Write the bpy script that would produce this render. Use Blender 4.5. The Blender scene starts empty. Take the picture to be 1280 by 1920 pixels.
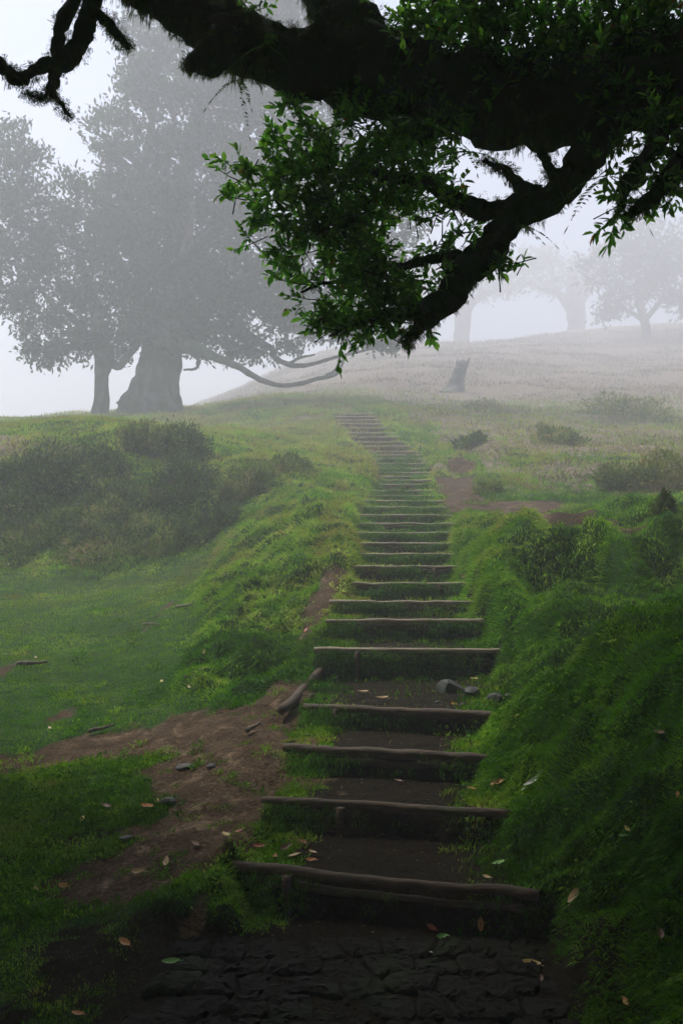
import bpy, math, random
import numpy as np
from mathutils import Vector
R = math.radians
random.seed(7)
rng = np.random.default_rng(11)
SC = bpy.context.scene
# ------------------------------------------------------------------ camera, sky, sun, exposure
F, H, EYE = 1600.0, 1080.0, 1.2          # focal length and horizon row of the 1280x1920 frame, eye height
cam = bpy.data.cameras.new("camera"); co = bpy.data.objects.new("camera", cam)
SC.collection.objects.link(co); SC.camera = co
co.location = (0, 0, EYE); co.rotation_euler = (R(90), 0, 0)
cam.sensor_fit = 'VERTICAL'; cam.sensor_height = 36.0; cam.lens = 36.0 * F / 1920
cam.shift_y = (H - 960) / 1920; cam.clip_start = 0.05; cam.clip_end = 600
SUN_EL, SUN_ROT = 60, -50
world = bpy.data.worlds.new("World"); SC.world = world; world.use_nodes = True
nt = world.node_tree; nt.nodes.clear()
sky = nt.nodes.new('ShaderNodeTexSky'); sky.sky_type = 'NISHITA'; sky.sun_disc = False
sky.sun_elevation = R(SUN_EL); sky.sun_rotation = R(SUN_ROT); sky.air_density = 1.0; sky.dust_density = 1.0; sky.ozone_density = 1.0
hs = nt.nodes.new('ShaderNodeHueSaturation'); hs.inputs['Saturation'].default_value = 0.85
bg = nt.nodes.new('ShaderNodeBackground'); bg.inputs['Strength'].default_value = 0.05
wo = nt.nodes.new('ShaderNodeOutputWorld')
nt.links.new(sky.outputs[0], hs.inputs['Color']); nt.links.new(hs.outputs[0], bg.inputs[0]); nt.links.new(bg.outputs[0], wo.inputs[0])
sl = bpy.data.lights.new("sun", 'SUN'); sl.energy = 1.5; sl.angle = R(14); sl.color = (1, .97, .9)
so = bpy.data.objects.new("sun", sl); SC.collection.objects.link(so)
sd = Vector((math.sin(R(SUN_ROT)) * math.cos(R(SUN_EL)), math.cos(R(SUN_ROT)) * math.cos(R(SUN_EL)), math.sin(R(SUN_EL))))
so.rotation_euler = sd.to_track_quat('Z', 'Y').to_euler(); so.location = (0, 0, 40)
SC.view_settings.view_transform = 'Standard'; SC.view_settings.look = 'None'
SC.view_settings.exposure = 2.02; SC.view_settings.gamma = 1.0
SC.cycles.volume_bounces = 3; SC.cycles.max_bounces = 6; SC.cycles.diffuse_bounces = 3
SC.cycles.transparent_max_bounces = 8; SC.cycles.use_denoising = True
SC.cycles.volume_max_steps = 64
FOG = 0.0148

# ------------------------------------------------------------------ helpers
def P(px, py, d): return np.array([(px - 640) / F * d, d, EYE - (py - H) / F * d])
def _h(ix, iy, iz, s):
    n = (ix * 374761393 + iy * 668265263 + iz * 2147483647 + s * 1274126177) & 0xFFFFFFFF
    n = ((n ^ (n >> 13)) * 1274126177) & 0xFFFFFFFF
    n = ((n ^ (n >> 15)) * 2246822519) & 0xFFFFFFFF
    return ((n ^ (n >> 16)) & 0xFFFFFF) / float(0xFFFFFF)
def vn(x, y, z=0.0, s=0):
    x = np.asarray(x, float); y = np.asarray(y, float); z = np.zeros_like(x) + z
    x0 = np.floor(x); y0 = np.floor(y); z0 = np.floor(z)
    fx, fy, fz = x - x0, y - y0, z - z0
    fx, fy, fz = [t * t * (3 - 2 * t) for t in (fx, fy, fz)]
    a, b, c = x0.astype(np.int64), y0.astype(np.int64), z0.astype(np.int64)
    r = 0
    for i in (0, 1):
        for j in (0, 1):
            for k in (0, 1):
                r = r + (fx if i else 1 - fx) * (fy if j else 1 - fy) * (fz if k else 1 - fz) * _h(a + i, b + j, c + k, s)
    return r * 2 - 1
def fbm(x, y, z=0.0, s=0, o=4):
    r = 0; a = 1; t = 0; f = 1
    for k in range(o):
        r = r + a * vn(np.asarray(x) * f, np.asarray(y) * f, np.asarray(z) * f, s + k); t += a; a *= .5; f *= 2.03
    return r / t
def ss(a, b, x): t = np.clip((x - a) / (b - a), 0, 1); return t * t * (3 - 2 * t)
def link(o): SC.collection.objects.link(o); return o
def mesh(name, v, f, mat=None, parent=None, smooth=False, attrs=None):
    """v (n,3) array; f (m,k) int array (k = 3 or 4) or list of lists"""
    me = bpy.data.meshes.new(name); v = np.asarray(v, np.float32)
    if isinstance(f, np.ndarray):
        m, k = f.shape
        me.vertices.add(len(v)); me.vertices.foreach_set('co', v.ravel())
        me.loops.add(m * k); me.loops.foreach_set('vertex_index', f.astype(np.int32).ravel())
        me.polygons.add(m); me.polygons.foreach_set('loop_start', np.arange(0, m * k, k, dtype=np.int32))
        me.update(calc_edges=True)
    else:
        me.from_pydata([tuple(map(float, q)) for q in v], [], [list(map(int, q)) for q in f]); me.update()
    if smooth: me.polygons.foreach_set('use_smooth', np.ones(len(me.polygons), bool))
    for an, av in (attrs or {}).items():
        at = me.attributes.new(an, 'FLOAT', 'POINT'); at.data.foreach_set('value', np.asarray(av, np.float32))
    if mat: me.materials.append(mat)
    o = bpy.data.objects.new(name, me); link(o)
    if parent: o.parent = parent
    return o
def tag(o, label=None, cat=None, group=None, kind=None):
    for k, val in (('label', label), ('category', cat), ('group', group), ('kind', kind)):
        if val: o[k] = val
    return o
def thing(name, label, cat, loc=(0, 0, 0), group=None):
    o = bpy.data.objects.new(name, None); link(o); o.location = [float(q) for q in loc]; o.empty_display_size = .1
    return tag(o, label, cat, group)
class Acc:
    def __init__(s): s.v = []; s.f = []; s.a = []; s.n = 0
    def add(s, v, f, a=None):
        s.v.append(np.asarray(v, float)); s.f.append(np.asarray(f, np.int64) + s.n); s.n += len(v)
        s.a.append(np.zeros(len(v)) if a is None else np.zeros(len(v)) + a)
    def build(s, name, mat, parent=None, off=None, smooth=False, an='tint'):
        v = np.concatenate(s.v); f = np.concatenate(s.f)
        if off is not None: v = v - np.asarray(off)
        return mesh(name, v, f, mat, parent, smooth, {an: np.concatenate(s.a)})
def spline(pts, n):
    """Catmull-Rom through (x,y,z,r) rows"""
    p = np.asarray(pts, float); p = np.vstack([2 * p[0] - p[1], p, 2 * p[-1] - p[-2]])
    out = []
    for i in range(1, len(p) - 2):
        t = np.linspace(0, 1, n, endpoint=False)[:, None]
        a, b, c, d = p[i - 1:i + 3]
        out.append(.5 * ((2 * b) + (c - a) * t + (2 * a - 5 * b + 4 * c - d) * t * t + (3 * b - a - 3 * c + d) * t ** 3))
    out.append(p[-2][None]); q = np.vstack(out); q[:, 3] = np.maximum(q[:, 3], .002); return q
def tube(acc, q, sides=10, rough=0.0, fr=6.0, seed=0, tint=0, wig=0.0):
    """tube along rows (x,y,z,r), closed ends, knobbly"""
    q = np.array(q, float)
    if wig:
        for k in range(3): q[:, k] += wig * fbm(np.arange(len(q)) * .35, k * 9.1, seed * 3.3, s=seed + k, o=3)
    c = q[:, :3]; r = q[:, 3]
    t = np.gradient(c, axis=0); t /= np.linalg.norm(t, axis=1)[:, None] + 1e-9
    u = np.cross(t[0], [0.1, .2, 1.0]); 
    if np.linalg.norm(u) < .1: u = np.cross(t[0], [1.0, 0, 0])
    U = np.zeros_like(c); W = np.zeros_like(c)
    for i in range(len(c)):
        u = u - t[i] * np.dot(u, t[i]); u /= np.linalg.norm(u); U[i] = u; W[i] = np.cross(t[i], u)
    a = np.linspace(0, 2 * np.pi, sides, endpoint=False)
    n = U[:, None] * np.cos(a)[None, :, None] + W[:, None] * np.sin(a)[None, :, None]
    v = c[:, None] + n * r[:, None, None]
    if rough:
        nz = fbm(v[..., 0] * fr, v[..., 1] * fr, v[..., 2] * fr, s=seed, o=4)
        v = v + n * (nz * rough * r[:, None])[..., None]
    m = len(c); v = v.reshape(-1, 3)
    i = np.arange(m - 1)[:, None] * sides; j = np.arange(sides)[None]; k = (j + 1) % sides
    f = np.stack([i + j, i + k, i + sides + k, i + sides + j], -1).reshape(-1, 4)
    v = np.vstack([v, c[0] - t[0] * r[0] * .15, c[-1] + t[-1] * r[-1] * .3]); b, e = m * sides, m * sides + 1
    jj = np.arange(0, sides); kk = (jj + 1) % sides
    cap0 = np.stack([np.full(sides, b), kk, jj, jj], -1)[:, [0, 1, 2, 2]]
    L = (m - 1) * sides
    acc.add(v, f, tint)
    base = acc.n - len(v)
    # caps as degenerate-free quads: pair neighbouring triangles
    if sides % 2 == 0:
        h = np.arange(0, sides, 2)
        acc.f.append(np.stack([np.full(len(h), b), (h + 2) % sides, (h + 1) % sides, h], -1) + base)
        acc.f.append(np.stack([np.full(len(h), e), L + h, L + (h + 1) % sides, L + (h + 2) % sides], -1) + base)
    return n.reshape(-1, 3), v[:m * sides]
def unit(v): return v / (np.linalg.norm(v, axis=-1, keepdims=True) + 1e-9)
def leaves(acc, pos, dirn, L, Wd, tint, fold=.25, shape=6, droop=0.0):
    """elliptic folded leaves: pos, dirn (n,3); L, Wd (n,)"""
    n = len(pos); d = unit(dirn)
    rnd = unit(rng.normal(size=(n, 3)) + np.array([0, 0, .8])); s = unit(np.cross(d, rnd)); up = np.cross(s, d)
    L = (np.zeros(n) + L)[:, None]; Wd = (np.zeros(n) + Wd)[:, None]
    tip = pos + d * L - up * L * droop
    if shape == 6:
        l1 = pos + d * L * .30 + s * Wd * .42 + up * Wd * fold; l2 = pos + d * L * .68 + s * Wd * .40 + up * Wd * fold - up * L * droop * .4
        r1 = pos + d * L * .30 - s * Wd * .42 + up * Wd * fold; r2 = pos + d * L * .68 - s * Wd * .40 + up * Wd * fold - up * L * droop * .4
        v = np.stack([pos, l1, l2, tip, r2, r1], 1).reshape(-1, 3)
        b = np.arange(n)[:, None] * 6
        f = np.concatenate([b + np.array([0, 3, 2, 1]), b + np.array([0, 5, 4, 3])])
        acc.add(v, f, np.repeat(tint, 6))
    else:
        l = pos + d * L * .5 + s * Wd * .5; r = pos + d * L * .5 - s * Wd * .5
        v = np.stack([pos, l, tip, r], 1).reshape(-1, 3)
        acc.add(v, np.arange(n * 4).reshape(-1, 4), np.repeat(tint, 4))

# ------------------------------------------------------------------ materials
def material(name):
    m = bpy.data.materials.new(name); m.use_nodes = True; t = m.node_tree; t.nodes.clear()
    out = t.nodes.new('ShaderNodeOutputMaterial'); b = t.nodes.new('ShaderNodeBsdfPrincipled')
    t.links.new(b.outputs[0], out.inputs[0]); return m, t, b, out
def ramp(t, fac, cols):
    r = t.nodes.new('ShaderNodeValToRGB'); e = r.color_ramp.elements
    while len(e) < len(cols): e.new(.5)
    for el, (p, c) in zip(e, cols): el.position = p; el.color = (*c, 1)
    t.links.new(fac, r.inputs[0]); return r.outputs[0]
def noise(t, scale, detail=5, vec=None, rough=.6, dist=0):
    n = t.nodes.new('ShaderNodeTexNoise'); n.inputs['Scale'].default_value = scale; n.inputs['Detail'].default_value = detail
    n.inputs['Roughness'].default_value = rough; n.inputs['Distortion'].default_value = dist
    if vec is None:
        g = t.nodes.new('ShaderNodeNewGeometry'); vec = g.outputs['Position']
    t.links.new(vec, n.inputs['Vector']); return n.outputs[0]
def attr(t, n): a = t.nodes.new('ShaderNodeAttribute'); a.attribute_name = n; return a.outputs['Fac']
def mix(t, f, a, b, mode='MIX'):
    m = t.nodes.new('ShaderNodeMix'); m.data_type = 'RGBA'; m.blend_type = mode
    for s, q in ((0, f), (6, a), (7, b)):
        if isinstance(q, (int, float)): m.inputs[s].default_value = q
        elif isinstance(q, tuple): m.inputs[s].default_value = (*q, 1)
        else: t.links.new(q, m.inputs[s])
    return m.outputs[2]
def bump(t, b, h, st, dist=.02):
    n = t.nodes.new('ShaderNodeBump'); n.inputs['Strength'].default_value = st; n.inputs['Distance'].default_value = dist
    t.links.new(h, n.inputs['Height']); t.links.new(n.outputs[0], b.inputs['Normal'])
def leaf_mat(name, cols, rough=.45, trans=.35, spec=.4, nscale=3.0, tcol=1.6):
    m, t, b, out = material(name)
    c = ramp(t, attr(t, 'tint'), cols)
    n = ramp(t, noise(t, nscale, 3), [(.3, (.6, .6, .6)), (.7, (1.3, 1.3, 1.3))])
    c = mix(t, 1.0, c, n, 'MULTIPLY')
    t.links.new(c, b.inputs['Base Color']); b.inputs['Roughness'].default_value = rough
    b.inputs['Specular IOR Level'].default_value = spec
    if trans:
        tr = t.nodes.new('ShaderNodeBsdfTranslucent'); mx = t.nodes.new('ShaderNodeMixShader'); mx.inputs[0].default_value = trans
        c2 = mix(t, 1.0, c, (tcol, tcol * 1.05, tcol * .5), 'MULTIPLY'); t.links.new(c2, tr.inputs[0])
        t.links.new(b.outputs[0], mx.inputs[1]); t.links.new(tr.outputs[0], mx.inputs[2]); t.links.new(mx.outputs[0], out.inputs[0])
    return m
def bark_mat(name, c0, c1, moss, mossamt=.5, scale=8, bs=.6):
    m, t, b, out = material(name)
    g = t.nodes.new('ShaderNodeNewGeometry'); mp = t.nodes.new('ShaderNodeMapping'); mp.inputs['Scale'].default_value = (1, 1, .3)
    t.links.new(g.outputs['Position'], mp.inputs[0])
    n1 = noise(t, scale, 8, mp.outputs[0]); n2 = noise(t, scale * .35, 4)
    c = ramp(t, n1, [(.35, c0), (.65, c1)])
    k = ramp(t, n2, [(.62 - mossamt * .4, (0, 0, 0)), (.75 - mossamt * .4, (1, 1, 1))])
    c = mix(t, k, c, moss); t.links.new(c, b.inputs['Base Color']); b.inputs['Roughness'].default_value = .9
    b.inputs['Specular IOR Level'].default_value = .2
    bump(t, b, n1, bs, .03); return m

M_LEAF = leaf_mat('laurel_leaf', [(0, (.035, .10, .022)), (.5, (.085, .24, .045)), (.9, (.20, .38, .07)), (1, (.28, .12, .03))], .35, .55, .5, tcol=2.4)
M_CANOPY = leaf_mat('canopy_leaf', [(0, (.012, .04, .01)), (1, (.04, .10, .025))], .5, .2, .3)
M_MOSSHAIR = leaf_mat('hanging_moss', [(0, (.03, .06, .012)), (.6, (.08, .13, .025)), (1, (.16, .13, .04))], .9, .4, .1, tcol=2.0)
M_GRASS = leaf_mat('grass_blade', [(0, (.025, .095, .007)), (.4, (.090, .235, .012)), (.7, (.24, .40, .035)), (.88, (.38, .42, .10)), (1, (.25, .15, .07))], .8, .25, .1, 1.2)
M_FERN = leaf_mat('fern_leaf', [(0, (.03, .10, .02)), (1, (.08, .19, .04))], .6, .4, .3)
M_FAR = leaf_mat('far_leaf', [(0, (.02, .045, .02)), (1, (.05, .09, .035))], .7, .25, .2, .5)
M_SHRUB = leaf_mat('shrub_leaf', [(0, (.035, .065, .015)), (.45, (.10, .16, .03)), (.8, (.24, .27, .07)), (1, (.38, .28, .18))], .8, .2, .15)
M_HEATH = leaf_mat('heath_stem', [(0, (.09, .08, .045)), (.5, (.19, .15, .09)), (1, (.34, .24, .19))], .9, .15, .1)
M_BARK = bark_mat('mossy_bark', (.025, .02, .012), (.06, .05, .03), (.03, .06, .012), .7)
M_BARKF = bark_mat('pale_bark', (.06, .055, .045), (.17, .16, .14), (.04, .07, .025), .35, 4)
M_STICK = bark_mat('dead_wood', (.10, .08, .06), (.3, .26, .2), (.2, .16, .1), .3, 30)
M_LOG = None
def log_mat(nm, cols):
    m, t, b, out = material(nm)
    tc = t.nodes.new('ShaderNodeTexCoord'); mp = t.nodes.new('ShaderNodeMapping'); mp.inputs['Scale'].default_value = (2.5, 30, 30)
    t.links.new(tc.outputs['Object'], mp.inputs[0])
    n1 = noise(t, 2.2, 8, mp.outputs[0], .65); n2 = noise(t, 5, 4)
    c = ramp(t, n1, cols)
    g = ramp(t, n2, [(.55, (0, 0, 0)), (.68, (1, 1, 1))])
    c = mix(t, g, c, mix(t, .5, (.045, .07, .02), c)); t.links.new(c, b.inputs['Base Color']); b.inputs['Roughness'].default_value = .75
    bump(t, b, n1, .7, .01); return m
M_LOG = log_mat('lit_weathered_timber', [(.3, (.16, .11, .07)), (.5, (.34, .26, .18)), (.72, (.52, .43, .32))])  # weathered wood, lightened to carry the skylight on the upper logs
M_SHADED = log_mat('shaded_brown_timber', [(.3, (.03, .018, .009)), (.5, (.075, .045, .022)), (.72, (.15, .095, .05))])  # brown wood, darkened to carry the canopy shade on the lowest logs
def rock_mat():
    m, t, b, out = material('dark_stone')
    n1 = noise(t, 14, 8); n2 = noise(t, 5, 4)
    c = ramp(t, n1, [(.3, (.02, .019, .017)), (.7, (.075, .07, .06))])
    c = mix(t, ramp(t, n2, [(.5, (0, 0, 0)), (.65, (1, 1, 1))]), c, (.03, .06, .015)); t.links.new(c, b.inputs['Base Color'])
    b.inputs['Roughness'].default_value = .65; bump(t, b, n1, .6, .02); return m
M_ROCK = rock_mat()
def pave_mat():
    m, t, b, out = material('worn_paving_stone')
    n1 = noise(t, 30, 8); n2 = noise(t, 3, 5)
    c = ramp(t, n1, [(.3, (.007, .006, .004)), (.7, (.022, .019, .012))])
    c = mix(t, ramp(t, n2, [(.5, (0, 0, 0)), (.7, (.7, .7, .7))]), c, (.03, .045, .015)); t.links.new(c, b.inputs['Base Color'])
    b.inputs['Roughness'].default_value = .85; b.inputs['Specular IOR Level'].default_value = .15; bump(t, b, n1, .9, .02); return m
M_PAVE = pave_mat()
def ground_mat():
    m, t, b, out = material('earth_and_turf')
    n1 = noise(t, 9, 8); n2 = noise(t, 55, 8); n3 = noise(t, 1.4, 5)
    turf = ramp(t, n1, [(.3, (.018, .05, .010)), (.55, (.035, .09, .016)), (.75, (.09, .13, .03))])
    turf = mix(t, 1.0, turf, ramp(t, n2, [(.3, (.6, .6, .6)), (.7, (1.35, 1.35, 1.35))]), 'MULTIPLY')
    soil = ramp(t, n2, [(.25, (.028, .018, .009)), (.5, (.09, .058, .032)), (.75, (.19, .13, .075))])
    soil = mix(t, ramp(t, noise(t, 4, 6, None, .7, 1.5), [(.55, (0, 0, 0)), (.62, (.75, .75, .75))]), soil, mix(t, 1.0, (.27, .19, .125), ramp(t, n2, [(.3, (.5, .5, .5)), (.7, (1.2, 1.2, 1.2))]), 'MULTIPLY'))
    soil = mix(t, 1.0, soil, ramp(t, n1, [(.3, (.55, .5, .45)), (.65, (1.2, 1.2, 1.2))]), 'MULTIPLY')
    humus = ramp(t, n2, [(.3, (.006, .005, .0025)), (.7, (.032, .022, .009))])
    heath = ramp(t, n1, [(.3, (.09, .085, .05)), (.5, (.22, .17, .12)), (.7, (.36, .27, .22))])
    def brk(a, lo, hi, amp=.5):
        mm = t.nodes.new('ShaderNodeMath'); mm.operation = 'MULTIPLY_ADD'; t.links.new(n1, mm.inputs[0]); mm.inputs[1].default_value = amp
        t.links.new(attr(t, a), mm.inputs[2]); return ramp(t, mm.outputs[0], [(lo, (0, 0, 0)), (hi, (1, 1, 1))])
    c = mix(t, brk('heath', .6, .85), turf, heath)
    c = mix(t, brk('humus', .5, .9), c, humus)
    c = mix(t, brk('dirt', .62, .84), c, soil)
    t.links.new(c, b.inputs['Base Color']); b.inputs['Roughness'].default_value = .92; b.inputs['Specular IOR Level'].default_value = .12
    ad = t.nodes.new('ShaderNodeMath'); ad.operation = 'ADD'; t.links.new(n1, ad.inputs[0]); t.links.new(n2, ad.inputs[1])
    bump(t, b, ad.outputs[0], .9, .03); return m
M_GROUND = ground_mat()
def dead_leaf_mat(name, a, b_):
    m, t, b, out = material(name)
    c = ramp(t, noise(t, 60, 4), [(.35, a), (.65, b_)]); t.links.new(c, b.inputs['Base Color']); b.inputs['Roughness'].default_value = .5
    return m

# ------------------------------------------------------------------ stairs data: left end, right end in frame pixels, depth of the middle
STEPS = [((442, 1615), (995, 1665), 3.11), ((500, 1491), (945, 1518), 3.62), ((540, 1396), (915, 1414), 4.13), ((577, 1318), (925, 1336), 4.65),
 ((594, 1216), (938, 1214), 5.67), ((616, 1163), (902, 1160), 6.3), ((622, 1128), (896, 1126), 6.9), ((664, 1093), (879, 1091), 7.5),
 ((664, 1061), (864, 1061), 8.1), ((668, 1037), (858, 1039), 8.7), ((668, 1017), (850, 1019), 9.3), ((658, 998), (855, 998), 9.9),
 ((666, 980), (852, 982), 10.5), ((661, 964), (847, 967), 11.1), ((676, 950), (836, 951), 11.7), ((684, 938), (828, 939), 12.3),
 ((688, 929), (812, 930), 12.9), ((694, 919), (808, 920), 13.5), ((700, 908), (806, 908), 14.1), ((702, 900), (806, 900), 14.7),
 ((703, 893), (806, 893), 15.3), ((703, 886), (806, 886), 15.9), ((702, 879), (804, 879), 16.5), ((700, 869), (800, 869), 17.1),
 ((690, 860), (792, 860), 17.7), ((684, 853), (788, 853), 18.3), ((676, 846), (782, 846), 18.9), ((660, 836), (768, 836), 19.5),
 ((654, 828), (756, 828), 20.1), ((650, 819), (746, 819), 20.7), ((647, 811), (738, 811), 21.3), ((644, 802), (730, 802), 21.9),
 ((634, 794), (718, 794), 22.6), ((630, 787), (712, 787), 23.3), ((627, 781), (706, 781), 24.0), ((624, 775), (700, 775), 24.7)]
ST = []      # xl, xr, yc, slope, z, xc
for (a, b, d) in STEPS:
    ym = (a[1] + b[1]) / 2; z = EYE - (ym - H) / F * d
    if abs(a[1] - b[1]) > 8:
        dl = (EYE - z) * F / (a[1] - H); dr = (EYE - z) * F / (b[1] - H)
    else: dl = dr = d
    xl = (a[0] - 640) / F * dl; xr = (b[0] - 640) / F * dr
    ST.append((xl, xr, (dl + dr) / 2, (dr - dl) / (xr - xl), z, (xl + xr) / 2))
SY = np.array([s[2] for s in ST]); SZ = np.array([s[4] for s in ST]); SX = np.array([s[5] for s in ST]); SL = np.array([s[3] for s in ST])
SHW = np.array([(s[1] - s[0]) / 2 for s in ST])

# ------------------------------------------------------------------ terrain
CP = [(-1, 1380, 5.2), (0, 1600, 3.6), (0, 1500, 4.2), (0, 1430, 4.8), (0, 1250, 7), (0, 1150, 9.3), (0, 1080, 11.5), (0, 1020, 12.7), (0, 930, 13.5), (0, 850, 14.4),
 (0, 808, 20), (0, 792, 31), (200, 1640, 3.3), (200, 1500, 4.1), (200, 1400, 4.9), (200, 1300, 6.1), (200, 1200, 8), (200, 1120, 10), (200, 1062, 12),
 (200, 1000, 12.8), (200, 920, 13.6), (200, 850, 14.4), (200, 812, 20), (270, 788, 30.5), (400, 1480, 4.0), (400, 1380, 4.7), (450, 1300, 5.4),
 (380, 1220, 6.8), (370, 1150, 8), (400, 1070, 10.4), (430, 1010, 12), (440, 940, 13.2), (450, 880, 14), (560, 1180, 6.6), (590, 1090, 7.6), (600, 1040, 8.5), (560, 990, 10),
 (500, 1080, 8.8), (480, 1180, 7.2), (640, 960, 11.4), (610, 900, 13.6), (500, 970, 11.6), (640, 860, 16), (550, 862, 15.8), (500, 825, 18.5), (420, 808, 21), (600, 790, 24),
 (470, 1600, 3.2), (400, 1700, 2.9), (300, 1850, 2.6), (600, 1900, 2.4), (600, 1740, 3.0), (900, 1750, 3.0), (900, 1900, 2.4),
 (1040, 1750, 2.7), (1280, 1900, 2.0), (1280, 1500, 2.9), (1280, 1300, 3.3), (1290, 1130, 3.9), (1150, 1200, 3.95), (1060, 1290, 3.9), (980, 1400, 3.9),
 (990, 1550, 3.3), (1100, 1500, 3.3), (1110, 1650, 2.8), (1180, 1222, 4.6), (1290, 1205, 4.6), (1290, 1185, 5.2), (1170, 1175, 5.6), (1200, 1060, 6.6), (1290, 1050, 6.4), (1000, 1030, 7.2), (1290, 1012, 7.0), (940, 1060, 6.9), (935, 1150, 6.0),
 (990, 1285, 4.95), (880, 1020, 8.6), (900, 965, 11), (1050, 945, 12), (1200, 965, 10.5), (1280, 925, 12.5), (1280, 850, 17), (1000, 850, 17), (850, 875, 16.5),
 (850, 800, 22), (1000, 782, 30), (1280, 745, 34), (855, 748, 34), (1000, 705, 38), (1280, 690, 40), (1210, 665, 46), (860, 648, 52), (1080, 641, 56), (1280, 640, 58),
 (700, 705, 38), (500, 745, 35), (600, 690, 45), (700, 650, 56), (300, 790, 46), (0, 815, 46), (700, 775, 25.5), (400, 762, 34.5)]
FARK = lambda d: d if d < 30 else (30 + (d - 30) * 2.6 if d <= 46 else 71 + (d - 46) * 6)
pts = [tuple(P(c[0], c[1], FARK(c[2]))) for c in CP]
pts += [(0, -3, -.1), (-8, -6, -.2), (8, -6, .6), (3, 0, .7), (-3, 0, -.1), (0, 1, -.05), (1.2, 1.2, .15), (5, 2.5, 1.3), (-6, 3, 0), (-14, 8, .7), (14, 8, 2.4), (-20, 14, 2.3),
        (-22, 30, 6.2), (22, 30, 8), (40, 65, 18.5), (-50, 70, 9), (0, 175, 40), (55, 175, 40), (-70, 150, 14), (110, 90, 22), (-110, 80, 12), (70, 0, 4), (-70, 0, -1), (0, -40, -1), (60, -40, 2), (-60, -40, -1)]
# the line of the stairway itself
for i in range(0, len(ST), 2): pts.append((SX[i], SY[i] + .2, SZ[i] - .02))
pts = np.array(pts); PX, PZ = pts[:, :2], pts[:, 2]
def tps(r2): return np.where(r2 > 0, .5 * r2 * np.log(r2 + 1e-12), 0)
def wrp(x, y):     # distance compression so far points do not dominate
    r = np.sqrt(x * x + y * y) + 1e-6; k = np.log1p(r / 4.0) * 4.0 / r; return x * k, y * k
qx, qy = wrp(PX[:, 0], PX[:, 1]); n = len(qx)
A = np.zeros((n + 3, n + 3)); d2 = (qx[:, None] - qx) ** 2 + (qy[:, None] - qy) ** 2
A[:n, :n] = tps(d2) + np.eye(n) * .004; A[:n, n] = 1; A[:n, n + 1] = PX[:, 0]; A[:n, n + 2] = PX[:, 1]; A[n:, :n] = A[:n, n:].T
W = np.linalg.solve(A, np.concatenate([PZ, np.zeros(3)]))
def base_h(x, y):
    x = np.asarray(x, float); y = np.asarray(y, float); sh = x.shape; x = x.ravel(); y = y.ravel(); out = np.empty(len(x))
    a, b = wrp(x, y)
    for s in range(0, len(x), 20000):
        e = s + 20000; d2 = (a[s:e, None] - qx) ** 2 + (b[s:e, None] - qy) ** 2
        out[s:e] = tps(d2) @ W[:n] + W[n] + W[n + 1] * x[s:e] + W[n + 2] * y[s:e]
    return out.reshape(sh)
def strip(x, y):
    """0 outside the stairway, 1 inside"""
    xc = np.interp(y, SY, SX); hw = np.interp(y, SY, SHW)
    e = hw - np.abs(x - xc) + .05 * vn(y * 4, x * 2, s=5)
    return ss(-.06, .05, e) * ss(SY[0] - .3, SY[0] - .25, y - (x - SX[0]) * SL[0]) * (1 - ss(SY[-1] + .3, SY[-1] + 1.2, y))
def stair_h(x, y):
    z = np.full(np.shape(x), -.05); 
    for i in range(len(ST)):
        yi = SY[i] + SL[i] * (x - SX[i]); nxt = SY[i + 1] if i + 1 < len(ST) else SY[i] + .6
        prev = SZ[i - 1] if i else -.05
        rise = ss(yi - .02, yi + .02, y); back = np.clip((y - yi) / (nxt - SY[i]), 0, 1)
        top = SZ[i] - .025 + back * (.02 if i != 3 else .062)
        z = np.where(y > yi - .03, (z + (top - z) * rise), z)
    return z
SOFTX = [(P(420, 1300, 5.4)[0], 5.4)]
def flat_reg(x, y):  # where lumps are small: meadow, dirt, paving
    xb = np.interp(y, [3, 4.5, 6, 7, 8.5, 10, 12], [-.5, -.6, -1.05, -1.2, -1.4, -1.55, -1.6]) + .12 * vn(y * 2, x, s=6)
    return ss(.12, -.15, x - xb) * ss(12.2, 11.2, y)
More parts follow.
